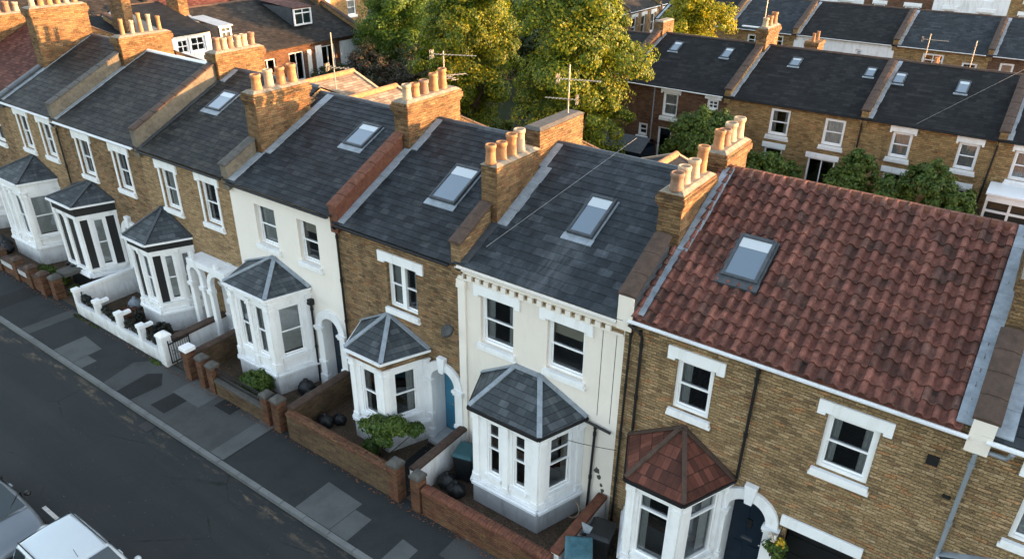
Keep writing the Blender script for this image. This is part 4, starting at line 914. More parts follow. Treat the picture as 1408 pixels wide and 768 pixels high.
gutter(h, 0.1, W - 0.17, -0.2, 6.17, 'cream_b', 0.045)
pipe(h, [(X(-6.95), -0.1, 3.08), (X(-6.2), -0.08, 3.0)]); pipe(h, [(X(-6.62), -0.08, 3.0), (X(-6.7), -0.08, 0.05)])
skylight(h, X(-8.62), X(-7.9), 1.5, 2.72, P6, lift=0.12)
parapet(h, 0.05, -0.12, 1.15, P6, rise=0.52, w=0.3, wall='brick_b', cop='coping')
chimney(h, 0.12, 1.18, 3.12, 6.2, 8.40, 0.5, pots(1.1, 2.7, 4, (0, -0.02, 0.06, 0.12)), corb=False, label='front stack with four pots on its front half', mat='brick_ch')
chimney(h, 0.02, 3.2, 5.48, 6.2, 8.84, 0.56, (), corb=False, cap='coping_grey', label='rear stack without pots')
parapet(h, 0.03, 5.5, 8.2, P6, rise=0.35)
flashing(h, 0.2, 0.42, -0.1, 1.2, P6, 'lead_dark'); flashing(h, 0.37, 0.68, 1.2, 3.2, P6); flashing(h, 0.3, 0.52, 3.2, 4.1, P6)

# house 5: brown brick, blue door
h = mk(-15.35, 'brown brick house with bright blue front door and a climbing plant on its bay'); X = lambda x: x + 15.35; W = 4.45
P5 = [(-0.17, 6.16), (4.15, 8.26), (8.4, 6.16)]
wins = [(X(-13.46), X(-12.36), 4.02, 5.46)]; dh = (X(-11.5) - 0.475, X(-11.5) + 0.475, 0.02, 2.66)
shell(h, W, 8.4, P5, 'brick_b', wins + [dh, bayhole(X(-13.9), X(-12.7))], 'slate', 'slate_far', seed=5, gauge=0.2, sw=0.3)
window(h, FRONT, *wins[0], setback=0.11, vert=0, sash=True, curtain='sides', lintel='ears', lo=0.28, sub='window'); wb = [c for c in h.children if c.name.startswith('window')][-1]
MB().box((wins[0][0] + wins[0][1]) / 2 - 0.07, (wins[0][0] + wins[0][1]) / 2 + 0.07, -0.19, -0.08, 4.08, 5.4).build('mullion', 'upvc', wb)
doorway(h, X(-11.5), 0.42, 2.22, 'door_blue', doorlabel='bright blue front door in a white arched surround', R_=0.62)
bay(h, X(-13.88), X(-12.62), X(-14.5), X(-12.08), 1.25, 3.17, X(-13.5), X(-13.46), 3.78, [[(0.25, 0.75)], [(0.28, 0.74, 'drape')], [(0.2, 0.74, 'side')]], frieze='brick_b', plinth='white_wall', zw=(1.05, 2.65))
gutter(h, 0.12, W - 0.15, -0.21, 6.12, 'black_iron', 0.045)
pipe(h, [(0.08, -0.24, 6.08), (0.06, -0.07, 5.9), (0.06, -0.07, 0.05)])
skylight(h, X(-13.0), X(-12.1), 1.4, 2.66, P5, lift=0.12)
parapet(h, 0.05, -0.12, 2.72, P5, rise=0.46, w=0.30, wall='coping_red', cop='coping_red')
chimney(h, 0.12, 2.76, 5.2, 6.2, 8.96, 0.56, pots(2.85, 4.9, 5, (0, -0.02, 0.02, 0.12, 0.14)), label='tall sunlit stack of five clay pots')
parapet(h, 0.03, 5.25, 8.2, P5, rise=0.35)
flashing(h, 0.2, 0.46, -0.1, 2.8, P5); flashing(h, 0.40, 0.64, 2.8, 4.1, P5); 

# house 4: smooth cream render
h = mk(-20.27, 'smooth cream rendered house with grey slate bay and black arched doorway'); X = lambda x: x + 20.27; W = 4.92
P4 = [(-0.17, 6.34), (4.15, 8.28), (8.4, 6.3)]
wins = [(X(-19.1), X(-18.14), 4.44, 5.78), (X(-17.1), X(-16.24), 4.40, 5.78)]; dh = (X(-16.08) - 0.435, X(-16.08) + 0.435, 0.02, 2.7)
shell(h, W, 8.4, P4, 'cream_b', wins + [dh, bayhole(X(-19.2), X(-17.4))], 'slate', 'slate_far', seed=6, gauge=0.2, sw=0.3)
window(h, FRONT, *wins[0], setback=0.13, curtain='net', lintel=None, fw=0.05); window(h, FRONT, *wins[1], setback=0.13, curtain='blind', lintel=None, fw=0.05)
doorway(h, X(-16.08), 0.38, 2.3, 'door_navy', doorlabel='black glazed front door in a deep arch', rec=0.34, keystone=False)
bay(h, X(-19.26), X(-17.36), X(-19.8), X(-16.95), 1.28, 3.57, X(-18.5), X(-18.42), 4.12, [[(0.25, 0.75, 'net')], [(0.17, 0.42, 'net'), (0.58, 0.83, 'net')], [(0.18, 0.76, 'blind')]], plinth='white_wall', zw=(1.3, 3.1), zsill=0.72)
gutter(h, 0.12, W - 0.15, -0.21, 6.28, 'black_iron', 0.045)
pipe(h, [(X(-16.85), -0.07, 3.0), (X(-16.88), -0.07, 0.05)]); MB().box(X(-16.95), X(-16.75), 0.0, 0.16, 2.95, 3.15).build('hopper', 'black_iron', h, bevel=0.01)
skylight(h, X(-17.3), X(-16.46), 2.28, 3.25, P4, lift=0.1)
parapet(h, 0.05, -0.12, 1.08, P4, rise=0.46, w=0.30, wall='party', cop='coping_grey')
chimney(h, 0.15, 1.12, 3.3, 6.2, 8.82, 0.56, pots(1.3, 3.1, 4, (0.08, 0.05, 0.12, 0.1)), label='broad sandy stack of four clay pots beside the small skylight', mat='brick_ch', potr=0.15)
parapet(h, 0.03, 3.3, 8.2, P4, rise=0.35, wall='brick_c')
flashing(h, 0.2, 0.50, -0.1, 1.2, P4); flashing(h, 0.42, 0.72, 1.2, 4.1, P4)

# house 3
h = mk(-25.3, 'sandy brick house with dark bay frieze, black shutters and white arched porch'); X = lambda x: x + 25.3; W = 5.03
P3 = [(-0.17, 6.40), (4.15, 8.45), (8.4, 6.35)]
wins = [(X(-24.2), X(-23.35), 4.42, 5.9), (X(-21.87), X(-21.02), 4.45, 5.95)]; dh = (X(-21.0) - 0.455, X(-21.0) + 0.455, 0.02, 2.7)
shell(h, W, 8.4, P3, 'brick_c', wins + [dh, bayhole(X(-25.2), X(-23.9))], 'slate_brown', 'slate_far2', seed=7, gauge=0.2, sw=0.3)
window(h, FRONT, *wins[0], setback=0.08, curtain='net', lo=0.22, jamb=0.1); window(h, FRONT, *wins[1], setback=0.08, curtain='sides', lo=0.22, jamb=0.1)
doorway(h, X(-21.0), 0.4, 2.3, 'door_navy', R_=0.6, doorlabel='black front door behind the white porch')
bay(h, X(-25.0) - 0.0, X(-23.75), X(-25.25), X(-23.1), 1.28, 3.6, X(-24.55), X(-24.5), 4.35, [[(0.25, 0.75)], [(0.12, 0.40, 'dark'), (0.50, 0.84, 'net')], [(0.05, 0.23, 'dark'), (0.27, 0.54, 'blind'), (0.66, 0.90, 'net')]], frieze='black_paint', plinth='white_wall', hips='lead_dark', zw=(1.2, 3.05), zsill=0.78, slim=0.55)
F = Fr((0, -0.55, 0)); m = MB()
for cx, hf in ((X(-22.35), 0.24), (X(-21.0), 0.46)):
    ring(m, cx, 2.35 if hf > 0.3 else 2.55, hf, hf + 0.2, -0.12, 0.05, F)
    for sx in (-1, 1): a = cx + sx * (hf + 0.1); m.box(a - 0.1, a + 0.1, -0.12, 0.04, 0.0, (2.35 if hf > 0.3 else 2.55) - 0.001, F); m.box(a - 0.14, a + 0.14, -0.13, 0.09, 2.0, 2.16, F)
m.prism([(X(-22.62), 2.9), (X(-20.45), 2.9), (X(-20.45), 3.12), (X(-22.62), 3.12)], -0.54, 0.08, F)
m.prism([(X(-22.42), 3.12), (X(-22.28), 3.12), (X(-22.3), 3.42), (X(-22.4), 3.42)], -0.05, 0.06, F); m.prism([(X(-21.1), 3.12), (X(-20.9), 3.12), (X(-20.95), 3.3), (X(-21.05), 3.3)], -0.05, 0.06, F)
m.build('porch', 'white', h, bevel=0.008)
MB().wbox(X(-22.65), X(-20.45), -0.6, 0.0, -0.05, 0.12).build('porch_step', 'grey_render', h)
gutter(h, 0.12, W - 0.15, -0.21, 6.34, 'black_iron', 0.045)
skylight(h, X(-24.15), X(-23.32), 2.12, 3.05, P3, lift=0.08)
parapet(h, 0.05, -0.12, 3.42, P3, rise=0.62, w=0.30, wall='party', cop='coping')
chimney(h, 0.1, 3.4, 5.5, 6.2, 9.08, 0.56, pots(3.5, 5.4, 6, (0.02, 0)), potm='pot_buff', label='stack with a row of six pale pots', potr=0.13)
parapet(h, 0.03, 5.5, 8.2, P3, rise=0.35)
flashing(h, 0.2, 0.36, -0.1, 3.4, P3, 'lead_dark'); flashing(h, 0.38, 0.64, 3.4, 4.1, P3)

# house 2
h = mk(-31.15, 'brown brick house with white eaves line and a low dark bay behind the brick piers'); X = lambda x: x + 31.15; W = 5.85
P2 = [(-0.17, 6.42), (4.15, 8.43), (8.4, 6.35)]
wins = [(X(-29.8), X(-28.92), 4.45, 5.92), (X(-27.18), X(-26.3), 4.45, 5.92)]; dh = (X(-27.2) - 0.475, X(-27.2) + 0.475, 0.02, 2.7)
shell(h, W, 8.4, P2, 'brick_b', wins + [dh, bayhole(X(-30.4), X(-28.7))], 'slate_brown', 'slate_far2', ridge='white', seed=8, gauge=0.24, sw=0.36)
window(h, FRONT, *wins[0], setback=0.08, curtain='sides', lo=0.22, jamb=0.1); window(h, FRONT, *wins[1], setback=0.08, curtain='sides', lo=0.22, jamb=0.1)
doorway(h, X(-27.2), 0.42, 2.45, 'door_navy', R_=0.68, doorlabel='black front door in a white arch')
bay(h, X(-30.3), X(-28.6), X(-30.85), X(-28.1), 1.28, 3.78, X(-29.6), X(-29.4), 4.2, [[(0.25, 0.75)], [(0.08, 0.34, 'dark'), (0.50, 0.80, 'dark')], [(0.05, 0.24, 'dark'), (0.34, 0.66, 'blind'), (0.70, 0.92, 'dark')]], frieze='black_paint', plinth='black_paint', hips='lead_dark', zw=(1.1, 3.15), zsill=0.78, slim=0.55)
gutter(h, 0.12, W - 0.15, -0.21, 6.36, 'white', 0.05)
pipe(h, [(0.06, -0.24, 6.3), (0.05, -0.07, 6.1), (0.05, -0.07, 0.05)])
parapet(h, 0.05, -0.12, 3.0, P2, rise=0.55, w=0.30, wall='party', cop='coping_grey')
chimney(h, 0.1, 3.05, 5.3, 6.2, 9.05, 0.56, pots(3.2, 5.2, 5, (0.2, 0.1, 0.25)), label='stack with five thin uneven pots', potr=0.085)
parapet(h, 0.03, 5.5, 8.2, P2, rise=0.35)
flashing(h, 0.2, 0.42, -0.1, 4.1, P2, 'lead')

# house 1
h = mk(-35.5, 'brick house with white panelled bay, leftmost fully seen of the front terrace'); X = lambda x: x + 35.5; W = 4.35
P1_ = [(-0.17, 6.50), (4.15, 8.60), (8.4, 6.4)]
wins = [(X(-34.5), X(-33.72), 4.62, 6.08), (X(-32.58), X(-31.78), 4.65, 6.06)]
shell(h, W, 8.4, P1_, 'brick_c', wins + [bayhole(X(-35.1), X(-33.0))], 'slate_brown', 'slate_far2', seed=9, gauge=0.22, sw=0.35)
window(h, FRONT, *wins[0], setback=0.08, curtain=None, lo=0.22, jamb=0.1); window(h, FRONT, *wins[1], setback=0.08, curtain='net', lo=0.22, jamb=0.1)
bay(h, X(-35.1), X(-32.95), X(-35.45), X(-32.5), 1.28, 3.72, X(-34.1), X(-34.0), 4.36, [[(0.25, 0.75)], [(0.08, 0.25, 'net'), (0.34, 0.46, 'net'), (0.58, 0.84, 'blind')], [(0.12, 0.7, 'blind')]], plinth='white_wall', hips='lead_dark', zw=(1.25, 3.1), zsill=0.78)
gutter(h, 0.12, W - 0.15, -0.21, 6.44, 'white', 0.05)
parapet(h, 0.03, -0.12, 1.8, P1_, rise=0.1, w=0.30, wall='lead_dark', cop='lead_dark')
chimney(h, 0.1, 1.85, 4.2, 6.2, 9.9, 0.6, pots(1.95, 4.1, 6, (0.2, 0.1)), label='massive sunlit stack, tallest of the terrace', potr=0.11)
parapet(h, 0.03, 4.3, 8.2, P1_, rise=0.35)
flashing(h, 0.2, 0.42, -0.1, 4.1, P1_, 'lead')

# further houses at both ends
def plain_house(x0, W, label, wall, roof, seed, ze=6.4, zr=8.5, baym='slate_bay', chim=True, group=GT, name='terraced_house', pm='pot'):
    h = mk(x0, label, group, name); P = [(-0.17, ze), (4.15, zr), (8.4, ze)]
    wins = [(0.9, 1.75, 4.4, 5.85), (W - 1.8, W - 0.95, 4.4, 5.85)]; cx = W - 1.0; dh = (cx - 0.455, cx + 0.455, 0.02, 2.7)
    shell(h, W, 8.4, P, wall, wins + [dh, bayhole(0.7, 2.5)], roof, None, seed=seed)
    for i, w_ in enumerate(wins): window(h, FRONT, *w_, setback=0.08, curtain=('net', 'sides')[i], lo=0.2)
    doorway(h, cx, 0.4, 2.3, 'door_navy', R_=0.6)
    bay(h, 0.7, 2.5, 0.15, 3.05, 1.28, 3.5, 1.55, 1.65, 4.1, [[(0.25, 0.75)], [(0.15, 0.42, 'net'), (0.58, 0.85, 'net')], [(0.25, 0.75, 'net')]], roofm=baym, zw=(1.1, 2.95))
    gutter(h, 0.1, W - 0.1, -0.21, ze - 0.05, 'white', 0.05)
    if chim:
        parapet(h, W, -0.12, 1.7, P, rise=0.45); chimney(h, W, 1.75, 4.0, 6.2, 8.9, 0.56, pots(1.8, 3.9, 5), potm=pm); parapet(h, W, 4.1, 8.2, P, rise=0.35)
    return h
h0 = plain_house(-41.3, 5.8, 'brick house with a dull red tiled roof at the left edge of the street', 'brick_b', 'tile_far', 21, 6.45, 8.55, chim=False)
chimney(h0, 0.0, 1.9, 4.2, 6.2, 9.0, 0.6, pots(2, 4.1, 5)); parapet(h0, 0.0, -0.1, 1.85, [(-0.17, 6.45), (4.15, 8.55), (8.4, 6.45)], rise=0.4, cop='lead'); parapet(h0, 0.0, 4.25, 8.2, [(-0.17, 6.45), (4.15, 8.55), (8.4, 6.45)], rise=0.4)
plain_house(-47.1, 5.8, 'brick house past the red-roofed one, seen only as a stub at the far left', 'brick_b', 'slate_far2', 22, chim=False)
h8 = plain_house(0.75, 5.1, 'brick house under black slate at the right edge, with a grey downpipe', 'brick_a', 'slate', 23, 6.38, 8.45)
pipe(h8, [(0.5, -0.25, 6.28), (0.45, -0.16, 6.1), (0.02, -0.09, 6.06), (0.02, -0.07, 5.9), (0.02, -0.07, 0.05)], 'grey_pipe', 0.042)
flashing(h8, 0.18, 0.45, -0.1, 4.1, [(-0.17, 6.38), (4.15, 8.45), (8.4, 6.4)])
plain_house(5.85, 5.0, 'house two doors right of the red-roofed one', 'brick_b', 'slate_far', 24)
plain_house(10.85, 5.0, 'house three doors right of the red-roofed one', 'brick_c', 'slate_far', 25)

# rear wings behind the front terrace
def wing(x0, parent_x, xr, zr, xe, ze, y1, label, roof='tile_tan', wall='brick_far', xl=None, zl=None):
    xl = xl if xl is not None else 2 * xr - xe; zl = zl if zl is not None else ze; y0 = 5.2
    root = tag(empty('rear_extension', (xr, 0, 0)), label, 'extension', 'rear extensions behind the front terrace')
    m = MB(); a, b = xl - xr + 0.08, xe - xr - 0.08
    for y in (y0, y1 - 0.06): m.quad((a, y, -0.1), (b, y, -0.1), (b, y, ze - 0.06), (0, y, zr - 0.06), (a, y, zl - 0.06))
    m.quad((a, y0, -0.1), (a, y1 - 0.06, -0.1), (a, y1 - 0.06, zl - 0.06), (a, y0, zl - 0.06)); m.quad((b, y0, -0.1), (b, y1 - 0.06, -0.1), (b, y1 - 0.06, ze - 0.06), (b, y0, ze - 0.06))
    m.build('wall', wall, root)
    m = MB()
    for (xx, zz) in ((xl - xr, zl), (xe - xr, ze)):
        m.add([(0, y0, zr), (xx, y0, zz), (xx, y1, zz), (0, y1, zr), (0, y0, zr - 0.06), (xx, y0, zz - 0.06), (xx, y1, zz - 0.06), (0, y1, zr - 0.06)], [(0, 1, 2, 3), (4, 7, 6, 5), (1, 5, 6, 2), (2, 6, 7, 3)])
    m.build('roof', roof, root)
    m = MB(); m.tube([(0, y0, zr), (0, y1 + 0.03, zr)], 0.12, 10); m.build('ridge', 'pot', root)
    m = MB()
    m.bar((0, y1 + 0.02, zr + 0.03), (xe - xr, y1 + 0.02, ze + 0.03), 0.12, 0.06); m.bar((0, y1 + 0.02, zr + 0.03), (xl - xr, y1 + 0.02, zl + 0.03), 0.12, 0.06); m.build('verge', 'pot_buff', root)
    return root
wing(0, 0, -23.2, 7.85, -20.9, 6.95, 8.4, 'tan tiled rear extension with orange ridge behind the sandy brick house')
wing(0, 0, -20.35, 7.75, -18.2, 6.95, 7.9, 'smaller tan tiled rear extension behind the smooth cream house', xl=-20.8, zl=7.5)
wing(0, 0, -9.2, 6.9, -7.2, 6.2, 9.2, 'rear extension with pale verge behind the blue slate roof', wall='cream', roof='slate_far3')

# ---------------------------------------------------------------- terrace behind the gardens
GR = 'terraced houses behind the gardens'
PR = [(-0.15, 6.26), (4.1, 7.95), (8.2, 6.26)]
def rear_house(x0, W, y, label, holes, wall='brick_far', roof='slate_far', P=PR, zg=1.9, skies=(), chim=None, extra=None, group=GR, rot=0.0, gut='white', par=True, name='terraced_house', pmat='brick_far', sc=1.0, fl='lead'):
    h = tag(empty(name, (x0, y, 0), rot), label, 'house', group)
    shell(h, W, P[2][0], P, wall, [w[:4] for w in holes], roof, None, ridge='coping', wallz0=zg - 0.3)
    for w_ in holes:
        k = w_[4] if len(w_) > 4 else ''
        opt = dict(setback=0.07, fw=0.07, lintel='flat' if 'L' in k else ('ears' if 'E' in k else None), lo=0.12, curtain='net' if 'n' in k else ('sides' if 's' in k else None), sill='S' in k, sash='d' not in k, vert=(1 if 'v' in k else 0) + (2 if 'w' in k else 0))
        window(h, FRONT, *w_[:4], **opt)
    for s in skies: skylight(h, *s, P, lift=0.07, as_=0.5)
    if gut: gutter(h, 0.15, W - 0.2, -0.19, P[0][1] - 0.03, gut, 0.045)
    if par:
        parapet(h, W, -0.1, P[1][0] - 0.6, P, rise=0.28, w=0.28, wall=pmat, cop='coping'); parapet(h, W, P[1][0] + 1.2, P[2][0], P, rise=0.28, w=0.28, wall=pmat)
        flashing(h, 0.14, 0.3, -0.1, P[1][0], P, fl)
    if chim is not None:
        for (ya, yb, zt, n) in chim: chimney(h, W, ya, yb, P[0][1] - 0.5, zt, 0.5, pots(ya, yb, n), pm_far, potm='pot')
    return h
pm_far = 'brick_ch'
X = lambda x: x + 17.0
ra = rear_house(-17.0, 5.4, 20.2, 'dark red brick house behind the trees, with two skylights in its weathered slate', [(X(-14.75), X(-13.98), 4.85, 6.0, 'nES'), (X(-12.55), X(-12.0), 5.5, 6.0, 'vL'), (X(-14.85), X(-14.15), 2.1, 4.3, 'd'), (X(-15.92), X(-15.42), 3.7, 4.32, 'S')], 'brick_far2', chim=[(3.4, 5.2, 8.75, 3)], skies=[(X(-15.88), X(-15.42), 2.6, 3.4), (X(-13.2), X(-12.76), 2.6, 3.4)])
pipe(ra, [(X(-15.2), -0.06, 6.1), (X(-15.2), -0.06, 3.2)], 'grey_pipe', 0.03)
chimney(ra, 0.0, 3.6, 4.9, 6.0, 8.5, 0.5, (), corb=False, label='small rounded stack at the gable end'); parapet(ra, 0.0, -0.1, 3.6, PR, rise=0.35, w=0.3, wall='brick_r', cop='coping')
X = lambda x: x + 11.6
rb = rear_house(-11.6, 5.87, 20.2, 'stock brick house behind the gardens with french doors, its skylights wide apart', [(X(-9.58), X(-8.72), 4.88, 6.05, 'sS'), (X(-7.25), X(-6.4), 4.85, 6.0, 'nS'), (X(-9.6), X(-8.8), 2.1, 4.3, 'dL'), (X(-7.65), X(-6.5), 2.1, 4.2, 'dvL')], skies=[(X(-9.93), X(-9.46), 2.65, 3.3), (X(-6.63), X(-6.22), 2.6, 3.25)], gut='black_iron')
pipe(rb, [(5.82, -0.07, 6.2), (5.82, -0.07, 2.0)])
X = lambda x: x + 5.73
rc = rear_house(-5.73, 4.95, 20.2, 'stock brick house behind the gardens with net curtained sashes above a dark hedge', [(X(-4.56), X(-3.8), 4.85, 5.92, 'nES'), (X(-2.15), X(-1.42), 4.85, 5.92, 'nES'), (X(-4.55), X(-3.75), 2.1, 4.2, 'dL'), (X(-2.1), X(-1.4), 2.9, 4.1, 'L')], skies=[(X(-5.43), X(-4.98), 2.4, 3.15), (X(-3.0) - 0.0, X(-2.55), 2.3, 3.15)], gut='black_iron', fl='lead')
pipe(rc, [(4.86, -0.07, 6.2), (4.7, -0.07, 2.0)])
X = lambda x: x + 0.78
rd = rear_house(-0.78, 5.0, 20.2, 'brick house behind the gardens with a white conservatory', [(X(-0.25), X(0.5), 4.8, 5.95, 'nES'), (X(2.2), X(3.0), 4.8, 5.95, 'nES')], gut='black_iron', chim=[(3.4, 5.2, 8.75, 4)])
m = MB(); F = Fr((0.1, -1.4, 0))
m.box(0, 3.2, -1.38, 0.1, 4.3, 4.55, F); m.box(-0.05, 3.3, -1.38, 0.16, 4.551, 4.62, F)
for k in range(5): m.box(k * 0.78, k * 0.78 + 0.09, -0.08, 0.0, 1.9, 4.3, F)
for z_ in (1.9, 3.85): m.box(0.09, 3.2, -0.07, -0.01, z_, z_ + 0.09, F)
cv = m.build('conservatory', 'upvc', rd); MB().box(0.05, 3.15, -0.055, -0.045, 1.95, 4.28, F).build('glass_pane', 'glass_car', cv)
rear_house(4.22, 5.0, 20.2, 'plain brick house at the right end of the terrace behind the gardens', [(1, 1.8, 4.8, 5.9, 'nES'), (3.2, 4.0, 4.8, 5.9, 'nES')], chim=[(3.4, 5.2, 8.75, 4)])
rear_house(9.22, 5.0, 20.2, 'further brick house outside the right edge behind the gardens', [(1, 1.8, 4.8, 5.9, 'nES')], chim=[(3.4, 5.2, 8.75, 4)])
rear_house(-22.4, 5.35, 23.0, 'low dark roofed house half hidden by the biggest tree', [(1, 1.8, 4.0, 5.2, 'nE')], P=[(-0.15, 5.9), (4.1, 7.3), (8.2, 5.9)], roof='slate_far')

# second terrace beyond
G3 = 'terraced houses in the second row beyond the gardens'
P3r = [(-0.15, 6.26), (4.1, 7.85), (8.2, 6.26)]
def r3(x0, x1, label, holes, wall, roof, **kw): return rear_house(x0, x1 - x0, 38.6, label, [(a - x0, b - x0, c, d, k) for a, b, c, d, k in holes], wall, roof, P3r, zg=1.0, group=G3, **kw)
r3(-24.2, -18.8, 'second-row house with dark slate just right of the small yellow tree', [(-22.5, -21.6, 4.6, 5.8, 'nS')], 'brick_far', 'slate_far')
hb = r3(-18.8, -14.2, 'second-row brick house with blue slate and a glazed rooflight', [(-17.3, -16.3, 5.2, 5.95, 'v'), (-15.4, -14.9, 5.3, 6.05, '')], 'brick_far', 'slate_far3')
m = MB(); m.box(1.0, 2.9, -1.6, -0.05, 6.35, 6.42); mm = m.build('flat_rooflight', 'upvc', hb)
hc = r3(-14.2, -8.15, 'second-row house with white rear wall under dark slate', [(-13.65, -13.15, 5.35, 5.95, 'v'), (-10.35, -9.95, 5.35, 5.75, '')], 'white_wall', 'slate_far')
hd = r3(-8.15, -3.1, 'second-row brick house with a wide four pane white window', [(-6.55, -5.4, 5.2, 5.98, 'v'), (-4.4, -3.6, 5.1, 5.7, '')], 'brick_far', 'slate_far3')
r3(-3.1, 2.0, 'second-row house at the top right corner', [(-2.5, -1.8, 4.9, 5.9, 'n')], 'brick_far2', 'slate_far3')
r3(2.0, 7.0, 'second-row house outside the right edge', [(3, 3.8, 4.9, 5.9, 'n')], 'brick_far', 'slate_far')
# stacks standing between the two rows
def lone_stack(x, y, z0, z1, w, d, label, pots_=2, name='rear_wing'):
    root = tag(empty(name, (x, y, gz(y))), label, 'extension', 'rear wings between the two rear rows'); b = gz(y)
    MB().wbox(-1.0, 1.0, -1.5, 2.0, -0.1, z0 - b).build('wall', 'brick_far', root)
    m = MB(); m.quad((-1.1, -1.6, z0 - b + 0.01), (1.1, -1.6, z0 - b + 0.01), (1.1, 0.2, z0 - b + 0.5), (-1.1, 0.2, z0 - b + 0.5)); m.quad((1.1, 2.1, z0 - b + 0.01), (-1.1, 2.1, z0 - b + 0.01), (-1.1, 0.2, z0 - b + 0.5), (1.1, 0.2, z0 - b + 0.5)); m.build('roof', 'slate_far', root)
    c = MB(); c.wbox(-w / 2, w / 2, -d / 2, d / 2, z0 - b - 0.2, z1 - b); c.wbox(-w / 2 - 0.05, w / 2 + 0.05, -d / 2 - 0.05, d / 2 + 0.05, z1 - b - 0.15, z1 - b + 0.05)
    ch = c.build('chimney', 'brick_ch', root)
    for i in range(pots_): MB().lathe((0, lerp(-d / 3, d / 3, i / max(1, pots_ - 1)), z1 - b + 0.05), [(0.1, 0), (0.085, 0.4), (0.1, 0.45)], 10).build('chimney_pot', 'pot', ch)
lone_stack(-11.35, 32.5, 5.2, 6.95, 0.7, 1.3, 'stepped sunlit stack against the white second-row wall')
lone_stack(-5.1, 33.0, 5.0, 6.3, 0.6, 0.9, 'low wing whose stack stands before the second-row brick wall')

# third row: pale backs
G4 = 'houses in the farthest row'
P4r = [(-0.15, 9.1), (4.1, 11.0), (8.2, 9.1)]
cols = [('white_wall', 'white painted'), ('brick_far', 'brown brick'), ('white_wall', 'white rendered'), ('brick_far2', 'red brick')]
names4 = ['farthest-row white house above the leftmost second-row roofs', 'farthest-row brown brick house beyond the blue slate roof', 'farthest-row white house beyond the party wall of the blue slate roof', 'farthest-row red brick house beyond the white-walled house', 'farthest-row pale house above the wide four pane window', 'farthest-row brown house near the top right corner', 'farthest-row white house at the top right corner', 'farthest-row red brick house outside the right edge']
for i, x in enumerate(np.arange(-30.0, 9.0, 5.2)):
    wl = ['white_wall', 'brick_far', 'white_wall', 'brick_far2', 'white_wall', 'brick_far', 'white_wall', 'brick_far2'][i]
    rear_house(float(x), 5.2, 58.0, names4[i], [(0.8, 1.7, 7.0, 8.4, 'nE'), (3.2, 4.1, 7.0, 8.4, 'nE'), (0.8, 1.7, 5.0, 6.2, 'nE'), (3.2, 4.3, 5.0, 6.2, 'vE')], wl, 'slate_far2', P4r, zg=0.8, group=G4)

# cross street: fronts facing +x
G5 = 'houses of the cross street beyond the trees'
PX = [(-0.15, 6.1), (4.2, 8.2), (8.4, 6.1)]
for i, (y, wl, rf, lb) in enumerate([(35.5, 'brick_far', 'slate_far2', 'cross-street brick house nearest behind the big tree'), (41.0, 'brick_c', 'slate_far2', 'cross-street sandy brick house left of the small yellow tree'), (46.5, 'brick_far2', 'slate_far', 'cross-street red brick house beyond the sandy one'), (52.0, 'brick_far', 'slate_far', 'cross-street house farthest from the terrace')]):
    rear_house(-27.6, 5.5, y, lb, [(0.7, 1.6, 4.1, 5.6, 'nES'), (2.4, 3.2, 4.1, 5.6, 'nE'), (4.1, 4.9, 4.1, 5.6, 'nES')], wl, rf, PX, zg=0.9, group=G5, rot=R(90), skies=[(1.5, 2.3, 1.5, 2.5), (3.3, 4.1, 1.5, 2.5)])

# left: houses facing +x beyond the gardens
G6 = 'houses left of the trees'
PL = [(-0.2, 6.12), (5.0, 8.15), (10.0, 6.1)]
la = rear_house(-37.0, 9.5, 12.6, 'long brown roofed house with a dormer and white garden doors, left of the trees', [(3.6, 4.7, 4.0, 5.7, 'dv'), (6.1, 7.2, 3.9, 5.75, 'dv'), (1.0, 2.6, 4.0, 5.6, 'dw')], 'brick_far2', 'slate_far2', PL, zg=1.9, group=G6, rot=R(90), gut=None)
MB().box(7.6, 9.3, 0.0, 0.06, 3.0, 5.85).build('white_panel', 'white_wall', la); MB().box(5.6, 6.09, 0.0, 0.05, 3.0, 5.85).build('white_panel', 'white_wall', la); MB().box(4.95, 5.25, 0.0, 0.05, 4.0, 5.7).build('shutter', 'cream_b', la)
def dormer(root, x0, x1, yf, zb, zt, yb, roofm='tile_far', win=True, slope=0.3, gab=False):
    m = MB(); m.box(x0, x1, -yf - 0.06, -yf, zb, zt)
    m.quad((x0, yf, zb), (x0, yb, zt), (x0, yf, zt)); m.quad((x1, yf, zb), (x1, yb, zt), (x1, yf, zt)); d = m.build('dormer', 'lead_dark', root)
    r = MB(); r.add([(x0 - 0.1, yf - 0.15, zt), (x1 + 0.1, yf - 0.15, zt), (x1 + 0.1, yb + 0.5, zt + 0.25), (x0 - 0.1, yb + 0.5, zt + 0.25), (x0 - 0.1, yf - 0.15, zt - 0.07), (x1 + 0.1, yf - 0.15, zt - 0.07)], [(0, 1, 2, 3), (0, 4, 5, 1)]); r.build('dormer_roof', roofm, d)
    F = Fr((0, yf, 0)); w = MB(); frame_bars(w, F, x0 + 0.02, x1 - 0.02, zb + 0.05, zt - 0.05, 0.1, 0.09, False, 1, 0.5, lerp(zb, zt, 0.68)); w.build('window_frame', 'upvc', d)
    MB().quad(F.p(x0 + 0.05, 0.03, zb + 0.1), F.p(x1 - 0.05, 0.03, zb + 0.1), F.p(x1 - 0.05, 0.03, zt - 0.1), F.p(x0 + 0.05, 0.03, zt - 0.1)).build('glass_pane', 'glass_car', d)
dormer(la, 5.35, 6.75, 1.4, 6.85, 7.95, 4.2)
dormer(la, 0.0, 0.75, 1.2, 6.5, 7.6, 3.2, 'lead')
chimney(la, 0.0, 4.2, 5.4, 7.0, 9.3, 0.6, pots(4.2, 5.4, 2), label='sunlit stack at the near end of the long brown roof'); chimney(la, 9.4, 3.3, 4.6, 6.5, 8.9, 0.6, (), corb=False)
